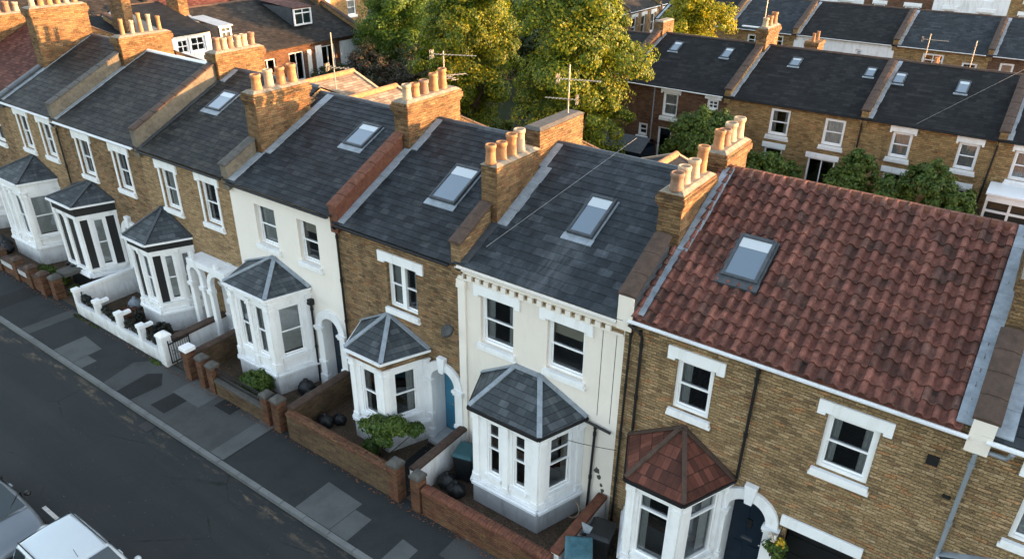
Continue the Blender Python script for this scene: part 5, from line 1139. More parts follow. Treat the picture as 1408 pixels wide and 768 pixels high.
lb_ = rear_house(-38.0, 2.3, 9.6, 'small slate roofed house with a white many paned window, behind the pale chimney pots', [(0.25, 0.95, 6.45, 7.25, 'v'), (1.05, 1.95, 6.45, 7.3, 'v')], 'white_wall', 'slate_far', [(-0.15, 7.5), (4.5, 8.6), (8, 7.5)], zg=1.0, group=G6, rot=R(90), gut=None, par=False)
rear_house(-38.4, 4.0, 4.6, 'dark roofed house between the tall left chimneys', [(1.0, 1.8, 5.2, 6.2, 'n')], 'brick_far', 'slate_far', [(-0.15, 6.9), (4.5, 8.2), (9, 6.9)], zg=0.5, group=G6, rot=R(90), gut=None, chim=[(1.5, 2.8, 9.6, 2)])
for i, (y, wl, rf, lb) in enumerate([(-2.0, 'brick_far', 'slate_far2', 'far left house under the top left corner'), (4.5, 'white_wall', 'slate_far2', 'far left white house with brown roof at the top edge'), (11.0, 'white_wall', 'slate_far2', 'far left white house, second along the top edge'), (17.5, 'brick_far2', 'tile_far', 'far left red roofed house at the top edge'), (24.0, 'white_wall', 'slate_far2', 'far left white house nearest the trees'), (31.0, 'brick_far', 'slate_far', 'far left brick house behind the trees')]):
    rear_house(-52.0, 6.5, y, lb, [(0.9, 1.9, 4.3, 5.6, 'nES'), (4.0, 5.0, 4.3, 5.6, 'nES')], wl, rf, [(-0.15, 6.2), (4.2, 8.4), (8.4, 6.2)], zg=0.9, group='houses at the far left', rot=R(90), chim=[(3.2, 5.0, 9.5, 4)])
rear_house(-44.8, 5.0, 50.0, 'small white walled house seen between two tree crowns', [(1.6, 2.2, 1.5, 2.3, ''), (2.5, 3.0, 1.5, 2.2, '')], 'white_wall', 'slate_far2', [(-0.15, 2.7), (3.0, 4.4), (6, 2.7)], zg=0.4, group=None, gut='white', par=False)
rear_house(-49.0, 8.0, 62.0, 'dark building with small lit windows above the small white house', [(1.0, 1.6, 3.5, 4.6, 'v'), (2.4, 3.0, 3.5, 4.6, 'v'), (4.0, 4.6, 3.5, 4.6, 'v'), (5.6, 6.2, 3.5, 4.6, 'v')], 'brick_far2', 'slate_far2', [(-0.15, 5.6), (4.0, 7.4), (8, 5.6)], zg=0.4, group=None, par=False)

g_ = tag(MB().wbox(-19.75, -19.25, -4.85, -4.53, -0.118, -0.108).build('drain_cover', 'black_iron'), 'dark iron drain grate in the gutter beside the kerb', 'drain')
# ---------------------------------------------------------------- front garden walls
GW = 'front garden walls'
def wall_root(name, loc, label, group=GW): return tag(empty(name, loc), label, 'garden wall', group)
def brickwall(root, x0, x1, y, zt, t=0.22, mat='brick_n', cop='soldier', copm='brick_r', z0=-0.02, name='wall', along='x'):
    F = Fr((0, y, 0)) if along == 'x' else Fr((y, 0, 0), (0, 1, 0), (1, 0, 0))
    MB().box(x0, x1, -t / 2, t / 2, z0, zt - 0.1, F).build(name, mat, root)
    m = MB()
    if cop == 'soldier':
        n = int((x1 - x0) / 0.085); r = random.Random(int(x0 * 91 + y * 7))
        for i in range(n):
            a = lerp(x0, x1, i / n) + 0.004; b = lerp(x0, x1, (i + 1) / n) - 0.004; dz = r.uniform(-0.008, 0.008); e = 0.03
            sec = [(-t / 2 - e, zt - 0.1), (t / 2 + e, zt - 0.1), (t / 2 + e, zt - 0.03), (t / 4, zt + 0.005 + dz), (-t / 4, zt + 0.005 + dz), (-t / 2 - e, zt - 0.03)]
            pts = [F.p(a, q, w) for q, w in sec] + [F.p(b, q, w) for q, w in sec]
            m.add(pts, [tuple(range(6)), tuple(range(11, 5, -1))] + [(k, (k + 1) % 6, 6 + (k + 1) % 6, 6 + k) for k in range(6)])
    else: m.box(x0 - 0.01, x1 + 0.01, -t / 2 - 0.03, t / 2 + 0.03, zt - 0.099, zt, F)
    m.build('coping', copm, root, bevel=0.008 if cop != 'soldier' else 0)
def pier(root, x, y, zt, w=0.34, mat='brick_r', cap='pyr', capm='coping_grey'):
    p = MB().wbox(x - w / 2, x + w / 2, y - w / 2, y + w / 2, -0.03, zt - 0.14).build('pier', mat, root)
    m = MB()
    if cap == 'pyr':
        e = w / 2 + 0.03; m.wbox(x - e, x + e, y - e, y + e, zt - 0.139, zt - 0.07)
        m.add([(x - e, y - e, zt - 0.069), (x + e, y - e, zt - 0.069), (x + e, y + e, zt - 0.069), (x - e, y + e, zt - 0.069), (x - e * .45, y - e * .45, zt + 0.03), (x + e * .45, y - e * .45, zt + 0.03), (x + e * .45, y + e * .45, zt + 0.03), (x - e * .45, y + e * .45, zt + 0.03)], [(0, 1, 5, 4), (1, 2, 6, 5), (2, 3, 7, 6), (3, 0, 4, 7), (4, 5, 6, 7), (3, 2, 1, 0)])
    else: m.wbox(x - w / 2 - 0.03, x + w / 2 + 0.03, y - w / 2 - 0.03, y + w / 2 + 0.03, zt - 0.139, zt)
    m.build('pier_cap', capm, p, bevel=0.012)
def railing(root, x0, x1, y, z0, z1, step=0.09):
    m = MB(); m.wbox(x0, x1, y - 0.015, y + 0.015, z0 + 0.05, z0 + 0.08); m.wbox(x0, x1, y - 0.015, y + 0.015, z1 - 0.07, z1 - 0.04)
    n = int((x1 - x0) / step)
    for i in range(n + 1):
        a = lerp(x0, x1, i / n); m.tube([(a, y, z0), (a, y, z1)], 0.009, 5, 0.006)
        if i < n: m.lathe(((a + step / 2), y, z1 - 0.12), [(0.002, -0.02), (0.022, 0), (0.002, 0.02)], 6)
    m.build('railing', 'black_iron', root)

w = wall_root('garden_wall', (0, 0, 0), 'dark red brick wall with a soldier course top before the cream house')
brickwall(w, -10.2, -6.3, -2.42, 0.9, mat='brick_r', copm='coping_red'); pier(w, -10.4, -2.42, 1.25, 0.3, capm='coping_grey')
w = wall_root('garden_wall', (0, 0, 0), 'side wall, brick coping over white render, running to the cracked corner of the cream house')
brickwall(w, -2.3, -0.05, -6.28, 1.0, mat='white_wall', copm='coping_red', along='y', cop='flat', t=0.2)
w = wall_root('garden_wall', (0, 0, 0), 'brown brick wall with rounded top before the blue-doored house')
brickwall(w, -15.45, -11.32, -2.45, 0.95, mat='brick_n', copm='brick_r'); pier(w, -11.15, -2.45, 1.3, 0.32)
w = wall_root('garden_wall', (0, 0, 0), 'side wall rendered white on one face between the blue door and the teal bin')
brickwall(w, -2.2, -0.05, -10.8, 1.02, mat='white_wall', copm='coping', along='y', cop='soldier', t=0.2)
w = wall_root('garden_wall', (0, 0, 0), 'brick side wall between the smooth cream house and the blue-doored house')
brickwall(w, -2.35, -0.05, -15.5, 1.0, mat='brick_n', copm='coping', along='y')
w = wall_root('garden_wall', (0, 0, 0), 'low brick wall topped by black railings before the smooth cream house')
brickwall(w, -19.0, -16.65, -2.42, 0.6, mat='brick_n', cop='flat', copm='coping_grey'); pier(w, -16.47, -2.42, 1.15, 0.3); pier(w, -19.17, -2.42, 1.12, 0.3); pier(w, -19.7, -2.42, 1.2, 0.3); pier(w, -15.95, -2.42, 1.2, 0.32)
railing(w, -19.0, -16.64, -2.42, 0.6, 1.02)
w = wall_root('garden_wall', (0, 0, 0), 'brick side wall ending in a white capped pier between the porch and the smooth cream house')
brickwall(w, -2.25, -0.05, -20.45, 0.98, mat='brick_n', copm='coping', along='y'); pier(w, -20.45, -2.42, 1.25, 0.32, cap='flat', capm='white')
w = wall_root('garden_wall', (0, 0, 0), 'low white wall with small white piers and black hedge panels')
MB().wbox(-27.5, -21.9, -2.53, -2.31, -0.02, 0.5).build('wall', 'white_wall', w)
for i, x in enumerate((-27.6, -26.13, -24.65, -23.24)):
    pier(w, x, -2.42, 1.08, 0.2, mat='white_wall', cap='flat', capm='white')
    MB().wbox(x - 0.08, x + 0.08, -2.31, -2.0, 0.9, 1.0).build('pier_return', 'white', w)
pier(w, -21.85, -2.42, 1.25, 0.34, mat='white_wall', cap='pyr', capm='white')
w = wall_root('garden_wall', (0, 0, 0), 'white side wall at the left of the hedge-panelled garden')
brickwall(w, -2.2, -0.05, -27.6, 1.05, mat='white_wall', copm='white', along='y', cop='flat', t=0.14)
w = wall_root('garden_wall', (0, 0, 0), 'white side wall with brown coping beside the porch path')
brickwall(w, -2.2, -0.05, -21.8, 0.95, mat='white_wall', copm='coping', along='y', cop='flat', t=0.26)
w = wall_root('garden_wall', (0, 0, 0), 'old brick wall with pale inset panels and knobbly piers at the far left of the street')
brickwall(w, -35.4, -30.4, -2.42, 0.7, mat='brick_r', copm='coping', cop='flat')
for x in (-35.4, -33.9, -32.4, -31.2, -30.2): pier(w, x, -2.42, 0.98, 0.36, capm='coping')
m = MB()
for a, b in ((-35.2, -34.1), (-33.7, -32.6), (-32.2, -31.4)): m.wbox(a, b, -2.56, -2.532, 0.36, 0.56)
m.build('inset_panel', 'grey_render', w)
w = wall_root('garden_wall', (0, 0, 0), 'short pier with stone beam over a dark gap beside the white walled garden')
pier(w, -29.5, -2.3, 1.0, 0.36, capm='coping_grey'); MB().wbox(-30.0, -29.3, -2.0, -0.9, 0.8, 0.95).build('stone_beam', 'coping_grey', w, bevel=0.02)
w = wall_root('garden_wall', (0, 0, 0), 'brick wall beyond the old panelled one at the left edge')
brickwall(w, -41.0, -36.0, -2.42, 0.8, mat='brick_n', copm='coping'); 
# ornate gate
gt = tag(empty('garden_gate', (-21.2, -2.42, 0)), 'black wrought iron gate open between white and brick piers', 'gate')
m = MB()
for a, b in (((-0.42, 0, 0.1), (-0.42, 0, 1.0)), ((-0.42, 0.75, 0.1), (-0.42, 0.75, 0.95)), ((-0.42, 0, 0.12), (-0.42, 0.75, 0.12)), ((-0.42, 0, 0.85), (-0.42, 0.75, 0.85))): m.bar(a, b, 0.03)
gf = m.build('gate_frame', 'black_iron', gt); m = MB()
for i in range(8): a = 0.08 + i * 0.085; m.tube([(-0.42, a, 0.12), (-0.42, a, 0.98 + 0.06 * math.sin(i * 0.9))], 0.009, 5)
for i in range(4):
    c = Vector((-0.42, 0.14 + i * 0.17, 0.5)); m.tube([c + Vector((0, 0.07 * math.cos(t * 0.7), 0.09 * math.sin(t * 0.7))) for t in range(10)], 0.008, 5)
m.build('scrollwork', 'black_iron', gt)

# ---------------------------------------------------------------- plants in front
hg = 'hedge panels on the white wall'
for i, (a, b) in enumerate(((-27.4, -26.35), (-25.95, -24.9), (-24.45, -23.45), (-23.05, -22.1))):
    L = b - a
    bush('hedge', ['dark ivy panel at the left end of the white wall', 'dark ivy panel second from the left on the white wall', 'dark ivy panel third from the left on the white wall', 'dark ivy panel nearest the gate on the white wall'][i], ((a + b) / 2, -2.32, 0.5), [(-L * .25, 0, 0.14, L * .28, 0.13, 0.24), (L * .2, 0.02, 0.12, L * .28, 0.13, 0.22)], 1400, 0.05, 'leaf_black', hg, 'hedge', seed=30 + i)
bush('shrub', 'round green shrub behind the black railings', (-17.95, -1.75, 0), [(0, 0, 0.42, 0.55, 0.5, 0.42), (0.3, -0.05, 0.3, 0.35, 0.35, 0.3), (-0.32, 0, 0.32, 0.35, 0.35, 0.3)], 5200, 0.05, 'leaf_bush', seed=41, sub=110, sig=0.15)
bush('climbing_plant', 'leafy climber spilling over the bay sill of the blue-doored house', (-12.7, -1.55, 0), [(0.1, 0.05, 1.1, 0.45, 0.22, 0.26), (0.5, 0.25, 1.15, 0.42, 0.22, 0.24), (-0.45, -0.02, 0.9, 0.3, 0.15, 0.15), (0.25, -0.1, 0.8, 0.35, 0.15, 0.16), (-0.25, -0.1, 0.3, 0.25, 0.15, 0.2), (0.9, 0.6, 1.0, 0.25, 0.2, 0.2)], 6000, 0.055, 'leaf_bush', seed=42, sub=80, sig=0.42, cat='climber')
bush('shrub', 'low dark shrub under the bay of the blue-doored house', (-12.9, -1.75, 0), [(0, 0, 0.12, 0.35, 0.2, 0.12)], 900, 0.045, 'leaf_dark', seed=43)
bush('shrub', 'dark domed shrub before the black shuttered bay', (-23.2, -1.75, 0), [(0, 0, 0.35, 0.42, 0.35, 0.4)], 2600, 0.045, 'leaf_black', seed=44, sub=90, sig=0.16)
bush('shrub', 'brownish shrub in the left corner of the white walled garden', (-25.6, -1.6, 0), [(0, 0, 0.22, 0.6, 0.35, 0.24), (0.7, -0.1, 0.15, 0.4, 0.3, 0.16)], 2600, 0.045, 'leaf_red', seed=45)
bush('shrub', 'ragged dark shrub by the left corner of the shuttered bay plinth', (-24.7, -1.72, 0), [(0, 0, 0.4, 0.22, 0.18, 0.4)], 1200, 0.045, 'leaf_black', seed=46)
bush('shrub', 'spreading low green shrubs in front of the black plinth bay', (-31.6, -1.75, 0), [(0, 0, 0.2, 0.8, 0.4, 0.25), (0.9, 0.05, 0.18, 0.6, 0.35, 0.22)], 3400, 0.05, 'leaf_bush', seed=47)
bush('shrub', 'small green shrub beside the stone beam', (-28.9, -1.75, 0), [(0, 0, 0.2, 0.6, 0.35, 0.22)], 1600, 0.05, 'leaf_bush', seed=48)
bush('weed', 'tuft of weeds on the pavement by the white wall', (-22.3, -2.68, 0), [(0, 0, 0.03, 0.28, 0.08, 0.04)], 300, 0.035, 'leaf_bush', seed=49, cat='weed')
bush('weed', 'weeds along the foot of the white wall left end', (-27.3, -2.66, 0), [(0, 0, 0.02, 0.5, 0.06, 0.03), (0.9, 0, 0.02, 0.4, 0.05, 0.02)], 300, 0.03, 'leaf_dark', seed=50, cat='weed')
hb_ = tag(empty('hanging_basket', (-1.98, -0.22, 2.0)), 'flower basket hanging between the navy door and the garage', 'flower basket')
MB().lathe((0, 0, -0.22), [(0.03, 0), (0.13, 0.08), (0.17, 0.2)], 12).build('basket', 'bark', hb_)
m = MB(); m.bar((0, 0.25, 0.5), (0, 0, 0.5), 0.015); 
for t in range(3): m.tube([(0, 0, 0.5), (0.16 * math.cos(t * 2.1), 0.16 * math.sin(t * 2.1), 0.0)], 0.004, 4)
m.build('bracket', 'black_iron', hb_)
leaves('foliage', [(0, 0, 0, 0.24, 0.2, 0.24), (0.05, 0, -0.25, 0.17, 0.14, 0.2)], 1500, 0.04, 'leaf_bush', hb_, seed=51)
leaves('flowers', [(0.05, -0.02, 0.2, 0.12, 0.1, 0.1)], 160, 0.035, 'flower_yellow', hb_, seed=52); leaves('flowers', [(-0.12, -0.02, 0.25, 0.1, 0.08, 0.14)], 120, 0.035, 'flower_white', hb_, seed=53)
# leaf litter
m = MB(); r = random.Random(11)
for i in range(2600):
    x = r.uniform(-36, 0.5); y = r.choice([r.uniform(-2.3, -0.1), r.uniform(-2.3, -1.4), r.uniform(-2.72, -2.55)]); a = r.uniform(0, 6.28); s = r.uniform(0.015, 0.04)
    z = 0.013 + r.uniform(0, 0.012) if y > -2.35 else 0.02
    P = [(x + s * math.cos(a + k * 1.57) * (1 if k % 2 else 0.55), y + s * math.sin(a + k * 1.57) * (1 if k % 2 else 0.55), z + r.uniform(0, 0.012)) for k in range(4)]
    m.quad(*P)
o = m.build('leaf_litter', 'leaf_red', normals=False); tag(o, 'fallen brown leaves and twigs scattered in the front gardens', 'leaf litter', kind='stuff')

# ---------------------------------------------------------------- bins and garden clutter
def wheelie(loc, rz, label, lid, body='bin_black', s=1.0, grp='wheelie bins'):
    r0 = tag(empty('wheelie_bin', loc, rz), label, 'bin', grp); m = MB(); w, d, hh = 0.29 * s, 0.34 * s, 0.95 * s
    b = [(-w * .8, -d * .75), (w * .8, -d * .75), (w * .8, d * .75), (-w * .8, d * .75)]; t = [(-w, -d), (w, -d), (w, d), (-w, d)]
    m.add([(x, y, 0.06) for x, y in b] + [(x, y, hh) for x, y in t], [(3, 2, 1, 0), (4, 5, 6, 7), (0, 1, 5, 4), (1, 2, 6, 5), (2, 3, 7, 6), (3, 0, 4, 7)])
    m.wbox(-w - 0.02, w + 0.02, -d - 0.02, d + 0.02, hh - 0.05, hh + 0.01); bo = m.build('body', body, r0, bevel=0.015)
    m = MB(); e = 0.03; m.add([(-w - e, -d - e, hh + 0.012), (w + e, -d - e, hh + 0.012), (w + e, d + e, hh + 0.012), (-w - e, d + e, hh + 0.012), (-w * .85, -d * .85, hh + 0.085), (w * .85, -d * .85, hh + 0.085), (w * .85, d * .8, hh + 0.085), (-w * .85, d * .8, hh + 0.085)], [(0, 1, 5, 4), (1, 2, 6, 5), (2, 3, 7, 6), (3, 0, 4, 7), (4, 5, 6, 7), (3, 2, 1, 0)])
    m.build('lid', lid, r0, bevel=0.015)
    m = MB(); m.tube([(-w * .9, d + 0.07, hh - 0.03), (w * .9, d + 0.07, hh - 0.03)], 0.018, 8); m.bar((-w * .8, d, hh - 0.04), (-w * .8, d + 0.08, hh - 0.03), 0.03); m.bar((w * .8, d, hh - 0.04), (w * .8, d + 0.08, hh - 0.03), 0.03); m.build('handle', body, r0)
    for sx in (-1, 1): MB().lathe((sx * w * .95, d * .75, 0.1), [(0.1, -0.025), (0.1, 0.025)], 14, Vector((1, 0, 0))).build('wheel', 'rubber', r0)
wheelie((-10.15, -0.75, 0.01), R(15), 'teal lidded bin against the cream house by the white side wall', 'teal_bin', s=0.95)
wheelie((-5.85, -1.95, 0.01), R(30), 'bin with faded blue-green lid beside the tiled bay', 'teal_bin2', s=1.05)
wheelie((-5.75, -1.05, 0.01), R(12), 'black bin behind the one with the faded blue-green lid', 'bin_black', s=0.95)
def bag(loc, label, s, seed, grp='black refuse sacks', mat='bin_black'):
    rr = random.Random(seed); m = MB(); n = 26; prof = [(0.12, 0), (0.30, 0.05), (0.36, 0.2), (0.33, 0.36), (0.2, 0.5), (0.06, 0.58), (0.09, 0.66), (0.03, 0.68)]
    m.lathe((0, 0, 0), [(a * s, z * s) for a, z in prof], n)
    def fold(x, y, z): a = math.atan2(y, x); k = 1 + 0.09 * math.sin(5 * a + seed + z * 9) + 0.07 * math.sin(11 * a - z * 14) * (0.4 + z) + rr.uniform(-.035, .035); return (x * k * 1.1, y * k * 0.92, z + rr.uniform(-.015, .015) * s)
    m.v = [fold(*v) for v in m.v]
    o = m.build('refuse_sack', mat, None, smooth=True); o.location = loc; tag(o, label, 'rubbish bag', grp)
bag((-15.0, -1.55, 0.01), 'black sack by the brick side wall of the blue-doored house', 0.7, 1); bag((-14.75, -1.2, 0.01), 'small black sack nearer the bay of the blue-doored house', 0.55, 2)
bag((-16.75, -0.75, 0.01), 'black sack beside the arched doorway of the smooth cream house', 0.8, 3); bag((-16.3, -1.0, 0.01), 'smaller black sack nearest the brick side wall there', 0.65, 4)
bag((-10.35, -1.35, 0.01), 'black sack in front of the teal lidded bin', 0.75, 5); bag((-9.95, -1.45, 0.01), 'black sack between the teal bin and the bay', 0.7, 6)
bag((-36.0, -1.5, 0.01), 'dark sack at the left edge by the panelled wall', 1.0, 7); bag((-35.5, -1.6, 0.01), 'dark sack right beside the white plinth at the left edge', 0.8, 8)
bag((-26.3, -1.0, 0.01), 'pale blue sack against the white side wall', 0.75, 9, None, 'lead')
m = MB(); m.tube([(0.24 * math.cos(t * .35), 0, 0.24 + 0.24 * math.sin(t * .35)) for t in range(19)], 0.02, 6); o = m.build('hoop', 'pot_buff', None); o.location = (-7.05, -0.35, 0.02); o.rotation_euler = (R(-20), 0, 0); tag(o, 'pale hoop leaning against the cream wall beside the bay', 'hoop')
r0 = tag(empty('shovel', (-6.0, -1.3, 0.0)), 'pale grey shovel standing upside down among the bins', 'shovel'); MB().tube([(0, 0.15, 0.0), (0.02, -0.05, 1.0)], 0.018, 6).build('handle', 'grey_pipe', r0)
MB().prism([(-0.06, 0.95), (0.08, 0.95), (0.17, 1.22), (-0.13, 1.22)], -0.012, 0.012, Fr((0, -0.06, 0))).build('blade', 'lead', r0)
for i, (x, lb) in enumerate(((-30.15, 'small dark pot at the left foot of the black plinth bay'), (-29.8, 'small dark pot right of its twin on the bay sill'))):
    o = MB().lathe((0, 0, 0), [(0.06, 0), (0.09, 0.15), (0.1, 0.16)], 12).build('flower_pot', 'bin_black', None); o.location = (x, -1.42, 0.86); tag(o, lb, 'plant pot', 'dark pots on the bay sill')
# doormat-sized paving
tag(MB().wbox(-11.95, -10.95, -2.3, -0.3, 0.008, 0.02).build('garden_path', 'pave_dark'), kind='structure'); tag(MB().wbox(-21.6, -20.7, -2.3, -0.65, 0.008, 0.02).build('garden_path', 'pave_mid'), kind='structure'); tag(MB().wbox(-16.5, -15.7, -2.3, -0.3, 0.008, 0.02).build('garden_path', 'pave_dark'), kind='structure')
tag(MB().wbox(-3.4, 0.6, -2.34, -0.3, 0.008, 0.02).build('garden_path', 'pave_mid'), kind='structure')

# ---------------------------------------------------------------- dish, aerials, wires
r0 = tag(empty('satellite_dish', (-11.12, 0, 4.15)), 'dark satellite dish on the brick wall above the blue door', 'satellite dish')
MB().lathe((0, -0.28, 0.05), [(0.02, 0.0), (0.14, 0.02), (0.24, 0.06), (0.25, 0.065), (0.14, 0.03), (0.02, 0.012)], 20, Vector((0.9, -0.35, 0.25)), 0.75, 0.75).build('reflector', 'dish', r0, smooth=True)
m = MB(); m.bar((0, 0, -0.05), (0, -0.27, 0.03), 0.03); m.bar((0.0, -0.28, -0.15), (0.15, -0.6, 0.12), 0.015); m.lathe((0.15, -0.6, 0.12), [(0.03, 0), (0.03, 0.06)], 8, Vector((-.35, .9, -.2))); m.build('bracket', 'dish', r0)
def aerial(loc, h_, label, arms, mat='ali', grp='tv aerials on the chimneys'):
    r0 = tag(empty('tv_aerial', loc), label, 'aerial', grp); MB().tube([(0, 0, -0.4), (0, 0, h_)], 0.022, 8).build('mast', mat, r0)
    for (z, L, ang, n, el) in arms:
        d = Vector((math.cos(ang), math.sin(ang), 0)); s = Vector((-d.y, d.x, 0)); m = MB(); a = Vector((0, 0, z)); m.bar(a - d * L * 0.25, a + d * L * 0.75, 0.02)
        for i in range(n): p = a - d * L * 0.22 + d * (L * 0.95 * i / (n - 1)); e = el * (1 - 0.4 * i / n); m.bar(p - s * e, p + s * e, 0.008)
        for q in (-1, 1): [m.bar(a - d * L * (0.25 + 0.05 * w_) + s * 0.1 * u_ + ZU * 0.02 * q, a - d * L * (0.25 + 0.05 * w_) + s * 0.1 * u_ + ZU * 0.13 * q, 0.008) for w_ in (0, 1) for u_ in (-1, 0, 1)]
        m.build('antenna_array', mat, r0)
aerial((-10.85, 5.0, 8.9), 1.35, 'tv aerial with two arrays on the potless stack', [(0.95, 1.2, R(20), 14, 0.14), (0.4, 0.9, R(200), 9, 0.12)])
aerial((-15.5, 5.1, 9.0), 1.05, 'tall tv aerial with crossed arrays behind the five pot stack', [(0.95, 1.4, R(25), 12, 0.12), (0.3, 1.0, R(60), 7, 0.25), (0.3, 0.9, R(-20), 5, 0.2)])
aerial((-20.0, 4.6, 8.7), 1.5, 'pale tv mast behind the sandy stack', [(0.35, 0.9, R(20), 6, 0.2)])
aerial((-11.7, 24.0, 7.8), 2.4, 'thin mast on the stack between the two slate roofs behind', [(0.9, 0.3, 0.3, 3, 0.1)])
aerial((-5.7, 33.0, 6.0), 1.9, 'aerial on the low wing before the second row', [(1.6, 1.2, 0.1, 8, 0.15)])
aerial((-3.2, 28.8, 6.4), 2.0, 'leaning pole aerial near the top right', [(0.7, 0.4, 0.1, 4, 0.1)])
def wire(a, b, label, sag=0.2, r_=0.008, mat='cable'):
    a, b = Vector(a), Vector(b); o = MB().tube([a.lerp(b, t / 12) - ZU * sag * math.sin(math.pi * t / 12) for t in range(13)], r_, 5).build('overhead_cable', mat, None); tag(o, label, 'cable', 'overhead cables')
wire((-10.2, 0.3, 6.68), (-8.45, 4.6, 8.72), 'thin pale cable crossing the blue slate roof', 0.0, 0.0045)
wire((-7.2, -0.9, 2.95), (-6.0, -0.1, 2.6), 'short dark cable from the cream bay to the drainpipes', 0.03, 0.008, 'black_iron')
wire((-4.0, 20.0, 6.2), (-0.4, 24.3, 8.6), 'thin cable over the slate roof behind', 0.0, 0.004)

# ---------------------------------------------------------------- cars
def car(loc, label, paint, L=3.95, Wd=1.74, H=1.46, hatch=True, hood=0.92):
    root = tag(empty('parked_car', loc), label, 'car', 'cars parked at the kerb'); hw = Wd / 2; x1 = L / 2; x0 = -L / 2
    # body sections: x, half width, sill z, belt z, top z
    secs = [(x0, hw * .72, .42, .62, .66), (x0 + .07, hw * .90, .30, .80, .86), (x0 + .35, hw * .98, .24, .90, .95), (x0 + .9, hw, .20, .92, .96), (-.1, hw, .20, .91, .95), (.45, hw * .995, .20, .90, .96), (.75, hw * .985, .20, .88, .97), (1.15, hw * .97, .22, .84, .93), (x1 - .35, hw * .93, .24, .76, .84), (x1 - .12, hw * .82, .27, .66, .74), (x1, hw * .60, .36, .56, .62)]
    m = MB(); n = 11
    for (x, w_, zs, zb, zt) in secs:
        pr = [(-w_ * .9, zs), (-w_ * .985, zs + .12), (-w_, lerp(zs, zb, .6)), (-w_ * .97, zb), (-w_ * .80, lerp(zb, zt, .75)), (0, zt + .015), (w_ * .80, lerp(zb, zt, .75)), (w_ * .97, zb), (w_, lerp(zs, zb, .6)), (w_ * .985, zs + .12), (w_ * .9, zs)]
        m.v += [(x, y, z) for y, z in pr]
    for i in range(len(secs) - 1):
        for j in range(n - 1): m.f.append((i * n + j, i * n + j + 1, (i + 1) * n + j + 1, (i + 1) * n + j))
        m.f.append((i * n + n - 1, i * n, (i + 1) * n, (i + 1) * n + n - 1))
    m.f.append(tuple(range(n))[::-1]); m.f.append(tuple((len(secs) - 1) * n + j for j in range(n)))
    b = m.build('body', paint, root, smooth=True); ss = b.modifiers.new('s', 'SUBSURF'); ss.levels = ss.render_levels = 2
    # cabin
    xb0, xb1 = x0 + .12, hood + .12; xr0, xr1 = x0 + .36, hood - .62; cw, rw = hw * .90, hw * .70; zb, zr = .90, H
    st = [(xb0, xr0, 0), (lerp(xb0, xb1, .3), lerp(xr0, xr1, .3), .02), (lerp(xb0, xb1, .55), lerp(xr0, xr1, .6), .025), (xb1, xr1, -.02)]
    m = MB(); k = 7
    for (xb, xr, dz) in st:
        m.v += [(xb, -cw, zb), (lerp(xb, xr, .5), -lerp(cw, rw, .42), lerp(zb, zr, .5)), (xr, -rw, zr - .05 + dz), (xr, 0, zr + dz), (xr, rw, zr - .05 + dz), (lerp(xb, xr, .5), lerp(cw, rw, .42), lerp(zb, zr, .5)), (xb, cw, zb)]
    for i in range(3):
        for j in range(k - 1): m.f.append((i * k + j, i * k + j + 1, (i + 1) * k + j + 1, (i + 1) * k + j))
    m.f.append(tuple(range(k))[::-1]); m.f.append(tuple(3 * k + j for j in range(k)))
    c = m.build('cabin', paint, root, smooth=True)
    bv = c.modifiers.new('b', 'BEVEL'); bv.width = .12; bv.segments = 5; bv.limit_method = 'ANGLE'; bv.angle_limit = R(25)
    def glass(name, q, off, ins=0.06, dz=0.0):
        q = [Vector(p) for p in q]; cc = sum(q, Vector()) / 4; nn = (q[1] - q[0]).cross(q[3] - q[0]).normalized()
        if nn.dot(cc - Vector((0, 0, .6))) < 0: nn = -nn
        g = MB(); N_ = 6; pts = []
        for i in range(N_ + 1):
            for j in range(N_ + 1):
                u, v = ins + (1 - 2 * ins) * i / N_, ins + (1 - 2 * ins) * j / N_
                p = (q[0] * (1 - u) + q[1] * u) * (1 - v) + (q[3] * (1 - u) + q[2] * u) * v
                pts.append(p + nn * (off + dz * (1 - (2 * u - 1) ** 2)))
        g.add(pts, [(i * (N_ + 1) + j, i * (N_ + 1) + j + 1, (i + 1) * (N_ + 1) + j + 1, (i + 1) * (N_ + 1) + j) for i in range(N_) for j in range(N_)])
        return g.build(name, 'glass_car', root, smooth=True)
    glass('windscreen', [(xb1, -cw, zb + .02), (xb1, cw, zb + .02), (xr1, rw, zr - .05), (xr1, -rw, zr - .05)], .012, .05, .03)
    glass('rear_window', [(xb0, cw, zb + .04), (xb0, -cw, zb + .04), (xr0, -rw, zr - .05), (xr0, rw, zr - .05)], .012, .08, .02)
    for s_ in (-1, 1):
        for (a, b2) in ((0.04, 0.30), (0.34, 0.66), (0.69, 0.97)):
            A = (lerp(xb0, xb1, a), s_ * cw, zb + .03); B = (lerp(xb0, xb1, b2), s_ * cw, zb + .03); C_ = (lerp(xr0, xr1, b2), s_ * rw, zr - .07); D = (lerp(xr0, xr1, a), s_ * rw, zr - .07)
            glass('side_window', [A, B, C_, D], .022, .05)
        MB().lathe((lerp(xb0, xb1, .86), s_ * (cw + .15), zb + .05), [(0.01, -.08), (.07, -.05), (.085, 0), (.06, .06), (.01, .08)], 10, Vector((1, 0, .0)), .8, 1.0).build('wing_mirror', paint if paint == 'car_white' else 'black_iron', root, smooth=True)
        MB().lathe((x1 - .22, s_ * hw * .70, .67), [(.01, .0), (.11, .02), (.12, .1), (.10, .16), (.01, .18)], 12, Vector((.9, s_ * .4, .12)), .7, 1.5).build('headlight', 'lens', root, smooth=True)
        MB().lathe((x0 + .12, s_ * hw * .8, .78), [(.01, .08), (.1, .06), (.1, 0)], 10, Vector((-1, s_ * .3, 0)), 1, 1).build('tail_light', 'amber', root)
